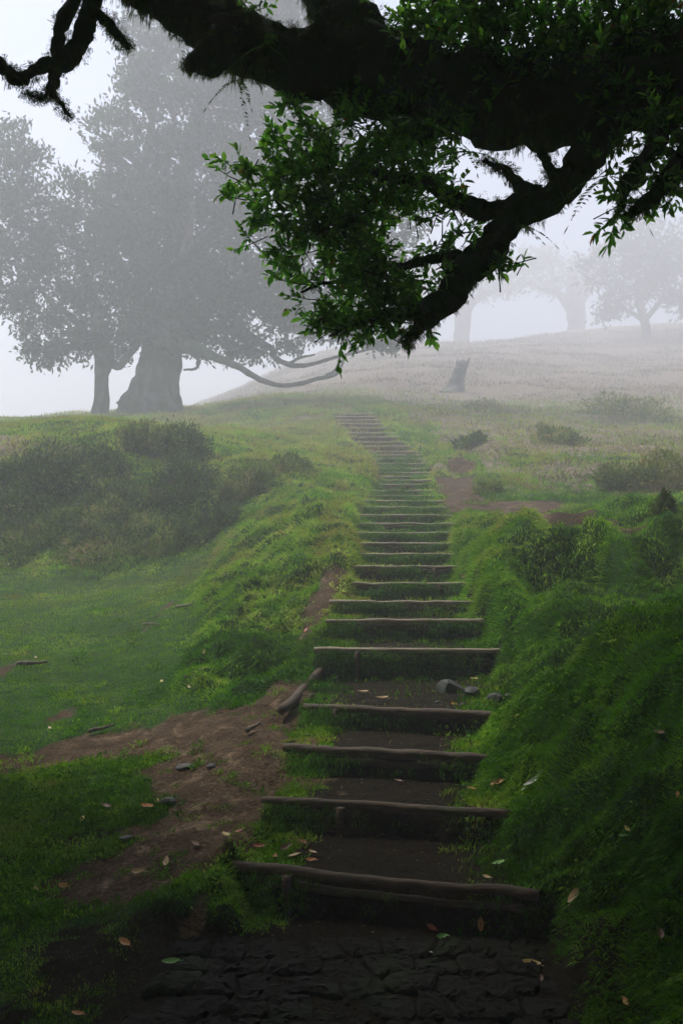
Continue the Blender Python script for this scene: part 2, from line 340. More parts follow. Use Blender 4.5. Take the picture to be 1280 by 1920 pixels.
def ground_h(x, y, fine=True):
    x = np.asarray(x, float); y = np.asarray(y, float)
    z = base_h(x, y)
    s = strip(x, y); pave = ss(.80, .56, np.abs(x - .06) + .05 * vn(y * 5, x, s=8)) * ss(3.0, 2.95, y)
    wild = 1 - flat_reg(x, y); near = ss(40, 15, y)
    lump = fbm(x * 1.5, y * 1.5, s=21, o=3) * .12 * wild + (.3 - np.abs(fbm(x * 3.4, y * 3.4, s=31, o=3))) * (.03 + .13 * wild)
    lump = lump + fbm(x * 13, y * 13, s=41, o=3) * (.012 + .022 * wild) + (.25 - np.abs(fbm(x * 5.5, y * 5.5, s=43, o=2))) * .09 * wild * ss(8, 5, y)
    xc0 = np.interp(y, SY, SX); hw0 = np.interp(y, SY, SHW)
    rr_ = ss(.1, .5, x - xc0 - hw0) * ss(4.3, 5.4, y) * ss(10.5, 8.5, y); ll_ = wild * ss(.15, .45, xc0 - hw0 - x) * ss(4.9, 6, y) * ss(13, 11, y)
    lump = lump + rr_ * (.28 - np.abs(fbm(x * 1.25 + 3, y * 1.25, s=121, o=2))) * .85 + ll_ * (.28 - np.abs(fbm(x * 1.3, y * 1.9, s=131, o=3))) * .5
    lump = lump + (.25 - np.abs(fbm(x * 2.1, y * 2.1, s=171, o=2))) * .22 * wild * ss(.7, 1.1, x) * ss(2.2, 2.8, y) * ss(6, 4.5, y)
    far = fbm(x * .35, y * .35, s=51, o=3) * .35 * ss(14, 24, y)
    z = z + lump * (1 - s) * (1 - pave) * (.35 + .65 * near) + far * (1 - s) * ss(0, 2.0, np.abs(x - np.interp(y, SY, SX)))
    # grassy shoulders on both sides of the stairway
    xc = np.interp(y, SY, SX); hw = np.interp(y, SY, SHW); e = np.abs(x - xc) - hw
    sh = np.exp(-((e - .16) / .14) ** 2) * ss(5.4, 6.2, y) * ss(25, 20, y)
    z = z + sh * (.07 + .04 * vn(y * 2.2, x, s=9)) * (1 - s)
    # erosion gully and dirt scars
    g = np.exp(-(((x + .42 + (y - 6.9) * .08) / .16) ** 2)) * ss(5.4, 6.0, y) * ss(8.4, 7.6, y); z = z - g * .13
    z = z * (1 - s) + (stair_h(x, y) + .012 * fbm(x * 16, y * 16, s=61, o=3)) * s
    z = z * (1 - pave) + (-.061 + .006 * fbm(x * 12, y * 12, s=181, o=2)) * pave
    return z
def hit(px, py, d0=1.2, d1=80):
    """where the sight line through a frame pixel meets the ground"""
    d = np.geomspace(d0, d1, 1400); p = np.stack([(px - 640) / F * d, d, EYE - (py - H) / F * d], 1)
    g = GH(p[:, 0], p[:, 1]); k = np.argmax(g > p[:, 2])
    if not (g > p[:, 2]).any(): k = len(d) - 1
    return np.array([p[k, 0], p[k, 1], g[k]])

def axis(bounds):
    out = [bounds[0][0]]
    for a, b, st in bounds: 
        m = max(1, int(round((b - a) / st))); out += list(np.linspace(a, b, m + 1)[1:])
    return np.array(out)
GXa = axis([(-150, -40, 14), (-40, -12, 2), (-12, -6, .4), (-6, -3, .12), (-3, -.9, .05), (-.9, 2.2, .028), (2.2, 4, .06), (4, 8, .2), (8, 16, .6), (16, 44, 2), (44, 150, 14)])
GYa = axis([(-40, -8, 4), (-8, 0, .6), (0, 1.6, .12), (1.6, 8.5, .028), (8.5, 15, .036), (15, 26, .055), (26, 40, .25), (40, 150, 1.3), (150, 210, 6)])
XX, YY = np.meshgrid(GXa, GYa); ZZ = ground_h(XX, YY)
def GH(x, y):       # bilinear look-up in the ground grid
    x = np.clip(x, GXa[0], GXa[-1] - 1e-6); y = np.clip(y, GYa[0], GYa[-1] - 1e-6)
    i = np.searchsorted(GXa, x, side='right') - 1; j = np.searchsorted(GYa, y, side='right') - 1
    i = np.clip(i, 0, len(GXa) - 2); j = np.clip(j, 0, len(GYa) - 2)
    u = (x - GXa[i]) / (GXa[i + 1] - GXa[i]); w = (y - GYa[j]) / (GYa[j + 1] - GYa[j])
    return (ZZ[j, i] * (1 - u) + ZZ[j, i + 1] * u) * (1 - w) + (ZZ[j + 1, i] * (1 - u) + ZZ[j + 1, i + 1] * u) * w
def _gn_marker(): pass
def gn(x, y, e=.05):
    return unit(np.stack([GH(x - e, y) - GH(x + e, y), GH(x, y - e) - GH(x, y + e), np.full(np.shape(x), 2 * e)], -1))
def caps(lst):
    """world-space capsule field from frame polylines: [(px,py,r_m), ...] chains"""
    segs = []
    for ch in lst:
        w = [(*hit(a, b)[:2], r) for a, b, r in ch]
        segs += list(zip(w[:-1], w[1:]))
    def f(x, y):
        m = np.full(np.shape(x), -9.0)
        for (a, b) in segs:
            dx, dy = b[0] - a[0], b[1] - a[1]; t = np.clip(((x - a[0]) * dx + (y - a[1]) * dy) / (dx * dx + dy * dy + 1e-9), 0, 1)
            r = a[2] + (b[2] - a[2]) * t; dist = np.hypot(x - a[0] - dx * t, y - a[1] - dy * t); m = np.maximum(m, 1 - dist / r)
        return m
    return f
dirt_f = caps([[(-60, 1440, .22), (60, 1425, .28), (200, 1395, .34), (330, 1370, .5), (440, 1350, .55), (500, 1310, .35)],
               [(430, 1400, .5), (420, 1470, .4), (400, 1500, .28), (330, 1570, .3), (260, 1620, .3), (180, 1650, .25)],
               [(385, 1640, .12), (375, 1700, .10), (345, 1760, .08)],
               [(500, 1310, .22), (530, 1270, .12)], [(575, 1190, .12), (600, 1110, .2), (632, 1055, .12)],
               [(855, 900, .45), (870, 950, .5), (850, 955, .3)], [(880, 955, .4), (980, 935, .7), (1045, 938, .55)], [(1060, 965, .35), (1110, 966, .3), (1190, 967, .2)],
               [(870, 880, .3), (850, 860, .3)]])
def fields(x, y, z):
    e = vn(x * 2.3, y * 2.3, s=71) * .5 + vn(x * 7, y * 7, s=72) * .35 + vn(x * 18, y * 18, s=73) * .2
    dirt = np.clip(dirt_f(x, y) * 1.5 + e * (.85 + .9 * ss(4.6, 4.0, y)) + .1, 0, 1)
    s = strip(x, y)
    xc = np.interp(y, SY, SX); hw = np.interp(y, SY, SHW)
    hum = s * .85 * ss(30, 8, y); hum = np.maximum(hum, ss(.45, 0, np.abs(x - .06) - .6) * ss(3.1, 2.9, y) * .9)
    hum = np.maximum(hum, ss(-.1, .4, e) * ss(4.6, 3.6, y) * ss(-.2, -.6, x) * .9)
    dirt = np.maximum(dirt, s * ss(14, 20, y) * .55)
    dirt = np.maximum(dirt, .6 * ss(.45, .62, fbm(x * 3.3 + 5, y * 1.6, s=191, o=3)) * (1 - s) * ss(11.5, 10, y) * ss(-1.1, -1.5, x))
    heath = ss(.1, .6, fbm(x * .55, y * .55, s=81, o=3) + .75 * ss(14, 20, y) * ss(1.2, 3, x - xc) + .6 * ss(11, 14, y) * (x > xc + 1.5) + .2 * ss(20, 32, y)) * ss(11, 15, y)
    heath = np.maximum(heath, ss(28, 40, y) * (.62 + .5 * fbm(x * .16, y * .16, s=221, o=3)))
    return dirt, hum, heath
def blur(a, n):
    for _ in range(n):
        b = a.copy(); b[1:-1] = (a[:-2] + 2 * a[1:-1] + a[2:]) / 4; a = b.copy(); a[:, 1:-1] = (b[:, :-2] + 2 * b[:, 1:-1] + b[:, 2:]) / 4
    return a
_dm = np.clip(dirt_f(XX, YY) * 1.5 + .3, 0, 1) * (1 - strip(XX, YY)) * (YY < 16); _dm = blur(_dm, 3)
ZZ = ZZ * (1 - _dm * .85) + blur(ZZ, 40) * _dm * .85 - .022 * _dm + _dm * .012 * fbm(XX * 9, YY * 9, s=141, o=3)
D_, U_, HE = fields(XX.ravel(), YY.ravel(), ZZ.ravel())
ny, nx = XX.shape; ii = (np.arange(ny - 1)[:, None] * nx + np.arange(nx - 1)[None]).ravel()
gv = np.stack([XX.ravel(), YY.ravel(), ZZ.ravel()], 1)
ground = mesh('ground', gv, np.stack([ii, ii + 1, ii + nx + 1, ii + nx], 1), M_GROUND, None, True, {'dirt': D_, 'humus': U_, 'heath': HE})
tag(ground, kind='structure')

# ------------------------------------------------------------------ paved floor
def paving():
    V, Fc = [], []; r = np.random.default_rng(4)
    rows = 13; y0, y1 = 1.2, 2.95; cols = 9; x0, x1 = -.60, .74; cw = (x1 - x0) / cols; rh = (y1 - y0) / rows
    jit = {}
    def vert(a, b):
        if (a, b) not in jit: jit[(a, b)] = (x0 + a * cw / 2 + r.normal() * .022, y0 + b * rh + r.normal() * .022)
        return jit[(a, b)]
    for b in range(rows):
        for c in range(-1, cols):
            a = 2 * c + (b % 2)
            if a < 0 or a + 2 > 2 * cols: continue
            poly = [vert(a, b), vert(a + 1, b), vert(a + 2, b), vert(a + 2, b + 1), vert(a + 1, b + 1), vert(a, b + 1)]
            p = np.array(poly); cen = p.mean(0)
            for _ in range(2): nx_ = np.roll(p, -1, 0); p = np.stack([p * .78 + nx_ * .22, p * .22 + nx_ * .78], 1).reshape(-1, 2)
            p = cen + (p - cen) * 1.0; z = -.047 + r.normal() * .006; tl = r.normal(size=2) * .035; n_ = len(p); k = len(V)
            for sc_, dz, mode in ((1.0, -.11, 0), (.985, -.016, 1), (.95, -.005, 1), (.86, 0, 1), (.45, .002, 1)):
                q = cen + (p - cen) * sc_ + r.normal(size=p.shape) * .0022
                V += [(a_[0], a_[1], dz if mode == 0 else z + (a_ - cen) @ tl + dz + .0035 * r.normal()) for a_ in q]
            for lv in range(4):
                for j in range(n_): Fc.append([k + lv * n_ + j, k + lv * n_ + (j + 1) % n_, k + (lv + 1) * n_ + (j + 1) % n_, k + (lv + 1) * n_ + j])
            Fc.append([k + 4 * n_ + j for j in range(n_)])
    return mesh('path', np.array(V), Fc, M_PAVE)
tag(paving(), kind='structure')

# ------------------------------------------------------------------ grass and moss
def blades(name, npts, dens_pow, dmin, dmax, tanw, keep, size, dirfun, tint, mat, kind_label, wdt=.12):
    r = np.random.default_rng(abs(hash(name)) % 1000 + 3 if False else sum(map(ord, name)))
    u = r.random(npts); a = 2 - dens_pow      # density ~ d^-dens_pow  -> pdf d^(1-dens_pow)
    d = (dmin ** a + u * (dmax ** a - dmin ** a)) ** (1 / a) if abs(a) > 1e-3 else dmin * (dmax / dmin) ** u
    x = d * (r.random(npts) * 2 - 1) * tanw; y = d
    nrm = gn(x, y); w = np.minimum(1 / np.maximum(nrm[:, 2], .3), 3) / 3
    ok = (r.random(npts) < np.clip(keep(x, y, nrm) * w * 1.6, 0, 1)); x, y, nrm = x[ok], y[ok], nrm[ok]; n = len(x)
    z = GH(x, y) - .004
    L = size(x, y, nrm) * (.5 + r.random(n)); dr = unit(dirfun(x, y, nrm, r)); rr = unit(np.cross(dr, r.normal(size=(n, 3))))
    p = np.stack([x, y, z], 1); Lc = L[:, None]; hw = Lc * wdt * .5
    mid = p + dr * Lc * .5; down = np.stack([nrm[:, 0], nrm[:, 1], -np.ones(n) * .25], 1)
    tip = p + dr * Lc + down * Lc * .28
    v = np.stack([p - rr * hw * .6, mid - rr * hw, tip, mid + rr * hw], 1).reshape(-1, 3)
    o = mesh(name, v, np.arange(n * 4).reshape(-1, 4), mat, None, False, {'tint': np.repeat(tint(x, y, nrm, r), 4)})
    print(name, n); tag(o, kind_label, 'grass', kind='stuff'); return o
def occ_fields(x, y): return fields(x, y, 0)
def keep_all(x, y, nm):
    di, hu, he = occ_fields(x, y); s = strip(x, y)
    k = (1 - ss(.35, .6, di)) * (1 - .95 * ss(.5, .8, hu) * (1 - s))
    steep = 1 - nm[:, 2]
    mp = ss(-.15, .25, fbm(x * 3, y * 1.5, s=91, o=2)); xc = np.interp(y, SY, SX); hw = np.interp(y, SY, SHW)
    edge = ss(.5, .95, np.abs(x - xc) / hw)
    ks = (.15 + .85 * steep * 1.5) * (.25 + .75 * mp) * ss(4.0, 6.0, y) + edge * .9 * (.4 + .6 * mp)
    k = k * (1 - s) + np.clip(ks, 0, 1) * s
    pave = ss(.74, .62, np.abs(x - .06) + .08 * vn(y * 5, x * 3, s=8)) * ss(3.0, 2.95, y)
    return k * (1 - pave) * (1 - .75 * ss(.5, 1, he)) * ss(46, 28, y)
def bank(x, y):   # rough grassy banks against mown-short meadow
    return 1 - flat_reg(x, y)
def gsize(x, y, nm): return (.011 + .0031 * np.maximum(y - 2, 0) ** .95) * (1 + .75 * bank(x, y) * (1 + .4 * vn(x * 1.7, y * 1.7, s=14)))
def gdir(x, y, nm, r):
    b = bank(x, y)[:, None]; fl = np.stack([fbm(x * 2, y * 2, s=15, o=2), fbm(x * 2, y * 2, s=16, o=2), np.zeros(len(x))], 1)
    down = np.stack([nm[:, 0], nm[:, 1], np.zeros(len(x))], 1)
    return nm * .6 + np.array([0, 0, .6]) + r.normal(size=(len(x), 3)) * .38 + (fl * .6 + down * .8) * b
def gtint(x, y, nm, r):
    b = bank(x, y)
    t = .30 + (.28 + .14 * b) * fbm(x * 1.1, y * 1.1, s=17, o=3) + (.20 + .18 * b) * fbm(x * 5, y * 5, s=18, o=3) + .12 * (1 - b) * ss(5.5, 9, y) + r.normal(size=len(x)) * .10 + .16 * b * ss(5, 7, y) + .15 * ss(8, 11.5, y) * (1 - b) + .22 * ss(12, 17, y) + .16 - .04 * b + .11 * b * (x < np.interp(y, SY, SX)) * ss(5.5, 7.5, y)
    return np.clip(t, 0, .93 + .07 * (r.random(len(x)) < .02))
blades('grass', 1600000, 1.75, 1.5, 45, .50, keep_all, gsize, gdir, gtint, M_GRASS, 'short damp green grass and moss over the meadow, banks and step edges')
def tufts(name, npts, per, keepf, label, seed):
    r = np.random.default_rng(seed); d = 1.9 * (16 / 1.9) ** r.random(npts); x = d * (r.random(npts) * 2 - 1) * .5; y = d
    nm = gn(x, y, .08); k = keepf(x, y, nm); ok = r.random(npts) < k; x, y, nm = x[ok], y[ok], nm[ok]; n = len(x)
    sc = (.015 + .0062 * y) * (.55 + .8 * r.random(n)); tt = gtint(x, y, nm, r) + .06 * r.normal(size=n)
    x = np.repeat(x, per); y = np.repeat(y, per); nm = np.repeat(nm, per, 0); sc = np.repeat(sc, per); tt = np.repeat(tt, per); N = len(x)
    off = r.normal(size=(N, 2)) * (sc * .45)[:, None]; x = x + off[:, 0]; y = y + off[:, 1]; z = GH(x, y) - .006
    down = np.stack([nm[:, 0], nm[:, 1], -np.sqrt(1 - np.clip(nm[:, 2], 0, 1) ** 2) * 1.0], 1)
    dr = unit(nm * .75 + np.array([0, 0, .35]) + np.stack([off[:, 0], off[:, 1], np.zeros(N)], 1) / (sc[:, None] * .8) * .6 + r.normal(size=(N, 3)) * .25)
    L = (sc * (.6 + .7 * r.random(N)))[:, None]; rr = unit(np.cross(dr, r.normal(size=(N, 3)))); p = np.stack([x, y, z], 1); hw = L * .06
    mid = p + dr * L * .55; tip = mid + (dr * .35 + down * .8 + np.array([0, 0, -.15])) * L * .55
    v = np.stack([p - rr * hw, mid - rr * hw, tip, mid + rr * hw], 1).reshape(-1, 3)
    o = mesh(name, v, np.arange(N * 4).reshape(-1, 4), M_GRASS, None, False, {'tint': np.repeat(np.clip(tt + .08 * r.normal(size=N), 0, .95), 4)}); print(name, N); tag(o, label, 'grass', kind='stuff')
def tuft_keep(x, y, nm):
    di, hu, he = occ_fields(x, y); s_ = strip(x, y); xc = np.interp(y, SY, SX); hw = np.interp(y, SY, SHW); e = np.abs(x - xc) - hw
    cl = ss(-.25, .35, fbm(x * 2.4, y * 2.4, s=111, o=3)); b = bank(x, y) * ss(15.5, 12, y)
    k = b * (.12 + .88 * cl) * .95; edge = np.exp(-((e - .02) / .12) ** 2) * ss(2.9, 3.1, y); k = np.maximum(k, edge * (.4 + .6 * cl))
    k = np.maximum(k, .10 * cl * (1 - b) * (1 - hu))
    left = ss(.5, .9, (xc - x) / hw) * ss(3.0, 3.1, y) * ss(5.0, 4.8, y); k = np.maximum(k, left * .9)
    ins = s_ * ss(.15, .6, 1 - nm[:, 2]) * ss(4.9, 5.6, y) * (.35 + .65 * cl); k = np.where(s_ > .5, np.maximum(ins, np.maximum(edge, left) * .8), k)
    pv = ss(.74, .62, np.abs(x - .06) + .08 * vn(y * 5, x * 3, s=8)) * ss(3.0, 2.95, y)
    return k * (1 - pv) * (1 - ss(.3, .6, di) * .93) * (1 - .8 * ss(.5, 1, he))
tufts('moss', 34000, 32, tuft_keep, 'shaggy moss and long damp grass draping over the banks and step ends', 5)
def riser_moss():
    r = np.random.default_rng(12); X, Y, Z = [], [], []
    for i, (xl, xr, yc, slp, z, xc) in enumerate(ST[:26]):
        m = int(520 * (1 if i >= 4 else .8)); x = xl + (xr - xl) * r.random(m); low = (SZ[i - 1] if i else -.05); h = r.random(m) ** .8
        k = ss(-.35, .25, fbm(x * 3.5, np.full(m, i * 3.1), h * 1.2, s=151, o=2)) * .9
        if i < 4: k = np.maximum(ss(.35, .12, (x - xl) / (xr - xl)), .10 * k)
        ok = r.random(m) < k; x, h = x[ok], h[ok]; X.append(x); Z.append(low + (z - .03 - low) * h); Y.append(yc + slp * (x - xc) - .028 - .02 * (1 - h) - .05 * (1 - h) * ss(.3, .1, (x - xl) / (xr - xl)))
    x, y, z = map(np.concatenate, (X, Y, Z)); per = 18; sc = np.repeat((.016 + .0042 * y) * (.6 + .7 * r.random(len(x))), per); x, y, z = [np.repeat(q_, per) for q_ in (x, y, z)]; N = len(x)
    x = x + r.normal(size=N) * sc * .5; z = z + r.normal(size=N) * sc * .4; dr = unit(np.array([0, -.8, -.1]) + r.normal(size=(N, 3)) * .45); L = (sc * (.6 + .7 * r.random(N)))[:, None]
    p = np.stack([x, y, z], 1); rr = unit(np.cross(dr, r.normal(size=(N, 3)))); mid = p + dr * L * .5; tip = mid + (dr * .4 + np.array([0, 0, -.7])) * L * .5; hw = L * .05
    v = np.stack([p - rr * hw, mid - rr * hw, tip, mid + rr * hw], 1).reshape(-1, 3)
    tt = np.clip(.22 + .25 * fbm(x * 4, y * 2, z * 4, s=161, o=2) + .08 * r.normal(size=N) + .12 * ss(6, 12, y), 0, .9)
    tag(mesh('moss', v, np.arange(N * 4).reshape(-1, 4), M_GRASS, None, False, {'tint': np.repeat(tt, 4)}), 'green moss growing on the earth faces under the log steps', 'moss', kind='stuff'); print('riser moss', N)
riser_moss()
def heath_keep(x, y, nm):
    di, hu, he = occ_fields(x, y); return ss(.3, .8, he) * (1 - strip(x, y)) * .8 * ss(-.35, .2, fbm(x * .3, y * .3, s=211, o=3) + .3 * ss(30, 20, y))
blades('heather', 420000, 1.1, 9, 95, .50, heath_keep, lambda x, y, nm: .05 + .0025 * y + .05 * vn(x * 1.5, y * 1.5, s=44), lambda x, y, nm, r: np.array([0, 0, 1.0]) + r.normal(size=(len(x), 3)) * .45,
       lambda x, y, nm, r: np.clip(.45 + .35 * fbm(x, y, s=45, o=2) + .2 * r.normal(size=len(x)), 0, 1), M_HEATH, 'low pinkish brown heather and dry stems on the slope', wdt=.16)

def weeds():
    r = np.random.default_rng(31); m = 9000; d = 3.0 * (11 / 3.0) ** r.random(m); x = d * (r.random(m) * 2 - 1) * .5; y = d; nm = gn(x, y, .08)
    k = tuft_keep(x, y, nm) * ss(-.1, .35, fbm(x * 1.6, y * 1.6, s=201, o=2)); ok = r.random(m) < k; x, y, nm = x[ok], y[ok], nm[ok]; n = len(x); per = 7
    sc = np.repeat((.006 + .0015 * y) * (.5 + .8 * r.random(n)), per); x, y = np.repeat(x, per), np.repeat(y, per); nm = np.repeat(nm, per, 0); N = len(x)
    x = x + r.normal(size=N) * sc; y = y + r.normal(size=N) * sc; p = np.stack([x, y, GH(x, y)], 1) + nm * (.012 + .004 * y + .01 * r.random(N))[:, None]
    a = Acc(); leaves(a, p, nm * .25 + r.normal(size=(N, 3)) * .6, sc * 1.5, sc * 1.1, np.clip(.30 + .16 * r.normal(size=N), 0, .7), .12, 4)
    tag(a.build('weeds', M_GRASS), 'tiny broad-leaved weeds growing among the moss on the banks', 'weeds', kind='stuff'); print('weeds', N)
weeds()
# ------------------------------------------------------------------ timber steps
ORD = ['first', 'second', 'third', 'fourth', 'fifth', 'sixth', 'seventh', 'eighth', 'ninth', 'tenth', 'eleventh', 'twelfth', 'thirteenth', 'fourteenth', 'fifteenth', 'sixteenth', 'seventeenth', 'eighteenth', 'nineteenth', 'twentieth']
TENS = ['twentieth', 'twenty-first', 'twenty-second', 'twenty-third', 'twenty-fourth', 'twenty-fifth', 'twenty-sixth', 'twenty-seventh', 'twenty-eighth', 'twenty-ninth', 'thirtieth', 'thirty-first', 'thirty-second', 'thirty-third', 'thirty-fourth', 'thirty-fifth', 'thirty-sixth']
def ordn(i): return ORD[i] if i < 20 else TENS[i - 19]
SLOOK = {0: 'brown shade-darkened log step just above the paved floor, longest, with dead leaves on its left', 1: 'second brown log step from the bottom, with moss below its left end', 2: 'third brown log step from the bottom, slanting down to the right',
         3: 'log step holding the front of the brown earth landing', 4: 'longest pale log step, first above the earth landing, stake below its left side', 5: 'pale log step second above the earth landing',
         6: 'pale log step third above the earth landing, its sawn left end showing', 7: 'pale log step fourth above the earth landing with a red leaf at its right end'}
for i, (xl, xr, yc, slp, z, xc) in enumerate(ST):
    r = random.Random(i * 7 + 1); rad = .0205 if i < 4 else .0160 + .004 * r.random() + max(0, i - 20) * .0004
    t = thing('timber_step', SLOOK.get(i, 'pale weathered log step, %s up the stairway from the paving' % ordn(i)), 'log step', (xc, yc, z - .05), 'timber log steps of the hillside stairway')
    n = 26; xs = np.linspace(xl - .02, xr + .02, n); k = np.linspace(-1, 1, n)
    wob = fbm(np.arange(n) * .22, i * 3.7, s=3, o=2); wob2 = fbm(np.arange(n) * .22, i * 3.7 + 40, s=3, o=2)
    rr = rad * (1 + .22 * fbm(np.arange(n) * .4, i * 2.2, s=4, o=2) + .22 * (r.random() - .5) + .08 * k * (1 if i % 2 else -1))
    q = np.stack([xs - xc, (xs - xc) * slp + wob2 * .014 - .012, .05 - rad + .004 + wob * .008, rr], 1)
    a = Acc(); tube(a, q, 12, .22, 14, i); a.build('log', M_SHADED if i < 4 else M_LOG, t, smooth=True)
    if i in (0, 2):
        a = Acc(); q2 = q[2:-1].copy(); q2[:, 2] -= .048 + .004 * np.arange(len(q2)) / 8; q2[:, 1] += .004; q2[:, 3] *= .75; tube(a, q2, 10, .2, 14, i + 50); a.build('lower_log', M_SHADED, t, smooth=True)
    low = (SZ[i - 1] if i else -.05) - z
    if i in (0, 1, 3, 4, 7, 8):
        for sx in {0: (-.62,), 1: (-.35,), 2: (-.55,), 3: (-.68,), 4: (-.56,), 5: (.7,), 6: (-.7,), 7: (.48,), 8: (.5,)}.get(i, [(-.7, .5, .66, -.4)[i % 4]] if i % 3 else []):
            px_ = sx * (xr - xl) / 2; a = Acc()
            q = np.array([[px_, px_ * slp - rad - .024, .028 + s_ * (low - .02) , .019 + .002 * r.random()] for s_ in np.linspace(0, 1.3, 5)]); tube(a, q, 8, .15, 20, i); a.build('stake', M_SHADED, t, smooth=True)
# side board of the landing
a0, a1 = hit(597, 1278), hit(538, 1342)
t = thing('edging_log', 'slanting brown log edging the left side of the earth landing', 'edging log', (a0 + a1) / 2)
q = np.array([[*((a0 + (a1 - a0) * s - (a0 + a1) / 2) + np.array([0, 0, .055 + .008 * math.sin(s * 6)])), .028] for s in np.linspace(-.25, 1.15, 12)])
a = Acc(); tube(a, q, 10, .2, 12, 5); a.build('log', M_SHADED, t, smooth=True)
a = Acc(); q = np.array([[.055, -.22, .05 - s * .2, .02] for s in np.linspace(0, 1, 4)]); tube(a, q, 8, .1, 12, 6); a.build('stake', M_SHADED, t, smooth=True)

# ------------------------------------------------------------------ overhanging tree
KN = .72
def frag(l, dd=0): return [(*P(a, b, c * KN), r_ / F * c * KN) for a, b, c, r_ in l]
tree = thing('overhanging_tree', 'huge dark mossy laurel tree reaching over the steps from the upper right', 'tree', (3.3, 2.8, float(GH(3.3, 2.8))))
TO = np.array(tree.location)
LIMBS = {}
def limb(name, pts_, sides=14, n=7, rough=.35, seed=1, wig=.02, fr=11):
    n = int(n * 1.8); sides = int(sides * .7) * 2; rough *= 1.4; q = spline(pts_, n); a = Acc(); nn, vv = tube(a, q, sides, rough, fr, seed, 0, wig); a.build(name, M_BARK, tree, TO, True)
    return nn, vv, q
surf = []
zb = float(GH(3.3, 2.8))
surf.append(limb('trunk', [(3.3, 2.8, zb - .3, .6), (3.3, 2.8, zb + .2, .45), (3.25, 2.8, zb + .7, .36), (3.1, 2.85, zb + 1.2, .32), (3.0, 2.9, zb + 1.9, .28), (3.1, 2.6, 4.4, .22), (3.3, 1.8, 5.8, .15), (3.0, 1.2, 7.4, .07)], 24, 8, .4, 2, .05, 4))
main = [(3.05, 2.85, 2.4, .25)] + frag([(1700, 280, 4.3, 90), (1450, 190, 4.6, 84), (1280, 140, 4.8, 78), (1130, 180, 4.9, 72), (1000, 195, 4.95, 70), (860, 180, 5, 72), (740, 150, 5, 74), (650, 125, 5, 70), (560, 118, 5, 62), (490, 92, 5, 52), (430, 62, 5, 46), (370, 32, 5, 38), (300, 2, 5, 27), (240, -30, 4.9, 20), (195, -75, 4.7, 18)])
surf.append(limb('limb', main, 20, 8, .45, 3, .03))
surf.append(limb('limb', frag([(720, 140, 5, 50), (660, 60, 5.1, 52), (610, -10, 5.2, 46), (540, -90, 5.2, 36), (430, -200, 5, 26), (300, -330, 4.5, 16)]), 14, 7, .4, 4))
surf.append(limb('limb', frag([(1210, 160, 4.85, 38), (1140, 235, 4.75, 34), (1092, 305, 4.7, 29), (1036, 360, 4.7, 26), (960, 408, 4.7, 28), (908, 478, 4.7, 30), (862, 530, 4.7, 26), (812, 585, 4.7, 19), (775, 622, 4.7, 12), (752, 642, 4.7, 4)]), 16, 8, .5, 5, .03))
surf.append(limb('limb', frag([(970, 398, 4.7, 19), (900, 388, 4.75, 17), (850, 376, 4.8, 13), (800, 345, 4.9, 13), (740, 330, 5, 9), (650, 325, 5.1, 7), (560, 320, 5.1, 5), (470, 345, 5.1, 2)]), 10, 8, .4, 6, .02))
surf.append(limb('limb', frag([(1005, 372, 4.7, 18), (965, 335, 4.7, 9), (940, 314, 4.7, 6), (905, 305, 4.7, 3)]), 8, 6, .4, 7))
surf.append(limb('limb', frag([(1050, 345, 4.7, 14), (1024, 300, 4.72, 10), (1010, 255, 4.75, 9), (1000, 205, 4.85, 12)]), 10, 6, .5, 8))
surf.append(limb('limb', frag([(905, 490, 4.7, 14), (840, 480, 4.8, 10), (760, 498, 4.9, 8), (660, 515, 5, 5), (570, 545, 5, 2)]), 8, 7, .4, 9))
surf.append(limb('limb', frag([(820, 575, 4.7, 12), (740, 590, 4.75, 7), (680, 605, 4.8, 5), (620, 625, 4.8, 2)]), 8, 7, .4, 10))
surf.append(limb('limb', frag([(1330, 150, 4.7, 40), (1270, 215, 4.6, 26), (1220, 280, 4.55, 18), (1180, 340, 4.5, 12), (1160, 400, 4.5, 4)]), 8, 7, .5, 11))
surf.append(limb('limb', frag([(1340, 250, 4.5, 26), (1260, 330, 4.45, 20), (1210, 380, 4.4, 12), (1180, 395, 4.4, 4)]), 8, 7, .5, 12))
surf.append(limb('limb', frag([(195, -80, 4.7, 18), (172, -20, 4.65, 19), (165, 40, 4.6, 17), (150, 88, 4.6, 16), (118, 116, 4.6, 16), (62, 135, 4.6, 10), (38, 150, 4.6, 13), (14, 130, 4.6, 12), (-20, 105, 4.6, 12), (-90, 60, 4.6, 10)]), 10, 8, .6, 13, .012))
surf.append(limb('limb', frag([(165, -40, 4.65, 13), (128, 20, 4.62, 13), (112, 75, 4.6, 12), (107, 120, 4.6, 13), (104, 152, 4.6, 11), (98, 178, 4.6, 7), (116, 195, 4.6, 4), (131, 218, 4.6, 2.5)]), 8, 7, .6, 14, .01))
surf.append(limb('limb', frag([(172, 15, 4.6, 9), (205, 45, 4.6, 8), (220, 66, 4.6, 7), (240, 88, 4.6, 3)]), 8, 5, .6, 15, .01))
surf.append(limb('limb', frag([(98, 172, 4.6, 4), (78, 180, 4.6, 2.5), (52, 175, 4.6, 2)]), 6, 5, .3, 16, .01))
surf.append(limb('limb', frag([(420, 70, 4.9, 30), (400, 105, 4.9, 28), (365, 118, 4.9, 22), (350, 120, 4.9, 6)]), 12, 6, .6, 17, .01))
